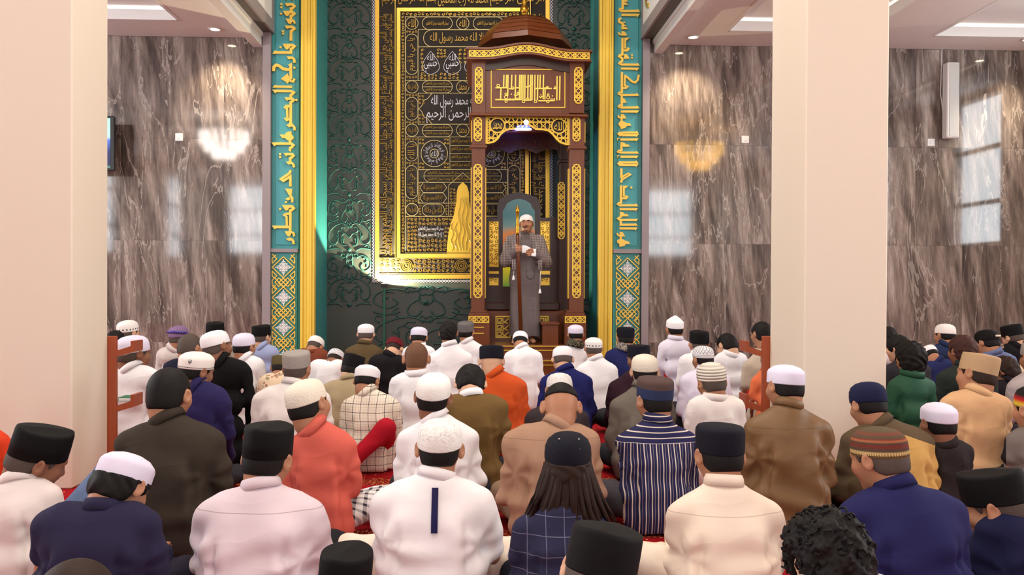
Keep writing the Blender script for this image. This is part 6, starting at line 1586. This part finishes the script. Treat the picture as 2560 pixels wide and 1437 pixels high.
# -- further rows
person('person in a white polo and lavender white cap next to the pale blue shirt', 7.2, ('kufi', 'lav'), (610, 832, 51, 8, 18, 0), (572, 664, 896), C(WS), hair=('short', 'k'), skin='b', short=True)
BT = C((150, 140, 130), 'batik', (60, 54, 56))
person('bareheaded person in a dark navy shirt with a patterned collar', 7.0, None, (474, 833, 52, 12, 20, 0), (402, 542, 900), C((28, 28, 48)), hair=('short', 'g'), skin='b', collarmat=BT)
person('person in a floral shirt and olive cap bowed behind the grey knitted cap', 7.1, ('peci', 'olv'), (702, 885, 46, 30, 0, 0), (640, 774, 935), C((226, 200, 170), 'floral', (150, 60, 60)), hair=('short', 'k'), skin='b')
person('person in a white shirt bowed low under a ring cap', 7.6, ('kufi', 'lat'), (838, 870, 42, 52, 12, 0), (768, 870, 900), C(WS), hair=('buzz', 'b'), skin='c')
person('person in a black shirt and maroon cap bowed low', 7.9, ('kufi', 'mar'), (985, 841, 44, 50, 8, 0), (918, 1020, 888), C((26, 22, 26)), hair=('buzz', 'b'), skin='d')
person('bareheaded person with a tall black haircut in white', 7.4, None, (1121, 801, 46, 4, 0, 0), (1066, 1187, 878), C(WS), hair=('full', 'k'), skin='b')
person('person in white bowed low at the foot of the pulpit steps', 8.3, ('kufi', 'wht'), (1301, 826, 40, 48, 4, 0), (1256, 1361, 876), C(WS), hair=('short', 'k'), skin='b')
person('person in white and a pale studded cap before the teal band', 7.6, ('haji', 'hol'), (1484, 843, 44, 10, 0, 0), (1436, 1550, 908), C(WS), hair=('short', 'g'), skin='b')
person('person in white and a black velvet cap beside the tall white cap', 7.6, ('songkok', 'blk'), (1748, 825, 49, 8, 0, 0), (1692, 1802, 886), C(WS), hair=('buzz', 'g'), skin='b')
person('bareheaded boy in white looking down beside the beige shirt', 7.5, None, (1818, 832, 47, 28, -24, 0), (1782, 1874, 882), C(WS), hair=('short', 'k'), skin='d')
person('person with shaggy black hair in a charcoal shirt by the column edge', 6.6, None, (2246, 836, 52, 10, -38, 0), (2205, 2336, 908), C((48, 46, 52)), hair=('fringe', 'k'), skin='d')
person('person in royal blue bowed so low that only a white cap tip shows', 7.6, ('kufi', 'wht'), (2326, 861, 40, 55, 0, 0), (2304, 2402, 902), C((40, 48, 96)), hair=('short', 'k'), skin='b')
person('person in a blue grey shirt and a black cap with a cream strap', 7.3, ('kufi', 'blk'), (2468, 823, 50, 20, -18, 0), (2436, 2550, 884), C((104, 116, 154)), hair=('short', 'k'), skin='b', extra=(strap,))
person('bareheaded person in white peeping past the column edge', 7.9, None, (2220, 815, 44, 10, 0, 0), (2178, 2240, 880), C(WS), hair=('fringe', 'k'), skin='b')
person('person in a cream shirt at the picture edge behind the bowed child', 7.0, None, (2585, 838, 50, 10, 0, 0), (2536, 2642, 912), C((226, 204, 178)), hair=('short', 'k'), skin='b')
# -- last row before the wall
person('person in a pale blue shirt and black velvet cap', 8.5, ('songkok', 'blk'), (654, 811, 42, 8, 24, 0), (622, 700, 868), C((158, 170, 206)), hair=('short', 'g'), skin='d')
person('person in off white with a shiny purple strap on the cap', 8.0, ('kufi', 'prp'), (447, 814, 45, 8, 14, 0), (388, 464, 872), C((222, 212, 206)), hair=('buzz', 'g'), skin='b', extra=(gogg,))
person('person in white and a white cap with a row of dark holes', 8.0, ('kufi', 'hol'), (320, 800, 46, 6, 24, 0), (264, 352, 858), C(WS), hair=('short', 'g'), skin='d')
person('bareheaded dark haired person peeping out above the wooden rack', 7.2, None, (289, 825, 40, 6, 24, 0), (242, 332, 892), C((32, 34, 60)), hair=('short', 'k'), skin='b')
person('person in a sage grey shirt and tall black fur cap', 8.5, ('tallsong', 'blk'), (538, 803, 44, 6, -10, 0), (496, 592, 862), C((176, 176, 158)), hair=('short', 'k'), skin='b')
person('person in a russet brown shirt bowed low under a white cap', 8.9, ('kufi', 'wk'), (788, 838, 40, 46, 10, 4), (734, 824, 872), C((126, 66, 46)), hair=('buzz', 'g'), skin='b')
person('person in an olive brown shirt and white cap alone below the gold hanging', 8.9, ('haji', 'wht'), (915, 809, 41, 14, 0, 0), (857, 964, 866), C((94, 78, 52)), hair=('short', 'g'), skin='d')
person('person in white and a white cap beyond the bald head', 8.6, ('haji', 'lav'), (1047, 816, 42, 22, 0, 2), (1002, 1092, 866), C(WS), hair=('short', 'k'), skin='b')
person('person in white and a grey felt cap beside the pulpit base', 8.9, ('peci', 'dgy'), (1165, 802, 40, 4, 10, 0), (1124, 1219, 862), C(WS), hair=('short', 'k'), skin='b')
person('person in white with a lavender cap and a black patterned scarf', 9.0, ('haji', 'lav'), (1439, 811, 39, 12, 0, 0), (1392, 1482, 872), C(WS), hair=('short', 'k'), skin='b', extra=(scarf(C((30, 28, 26), 'batik', (120, 112, 90))),))
person('person in navy with a black cap and a pale patterned scarf', 8.7, ('peci', 'ink'), (1564, 817, 44, 12, 0, 0), (1508, 1614, 874), C((34, 38, 88)), hair=('short', 'k'), skin='b', extra=(scarf(BT),))
person('boy kneeling tall in lilac white with a peaked white cap against the marble', 8.0, ('peak', 'wht'), (1687, 788, 43, 4, -6, 0), (1642, 1736, 852), C((228, 222, 236)), hair=('short', 'k'), skin='b')
person('person in a slate navy jacket and white cap against the marble past the column', 8.3, ('kufi', 'wk'), (2363, 809, 45, 14, -14, 4), (2326, 2402, 862), C((38, 52, 84)), hair=('short', 'k'), skin='b')
person('person in black and a black velvet cap near the picture edge', 8.2, ('songkok', 'blk'), (2533, 808, 46, 22, -14, -6), (2500, 2582, 860), C((26, 24, 28)), hair=('short', 'g'), skin='d')
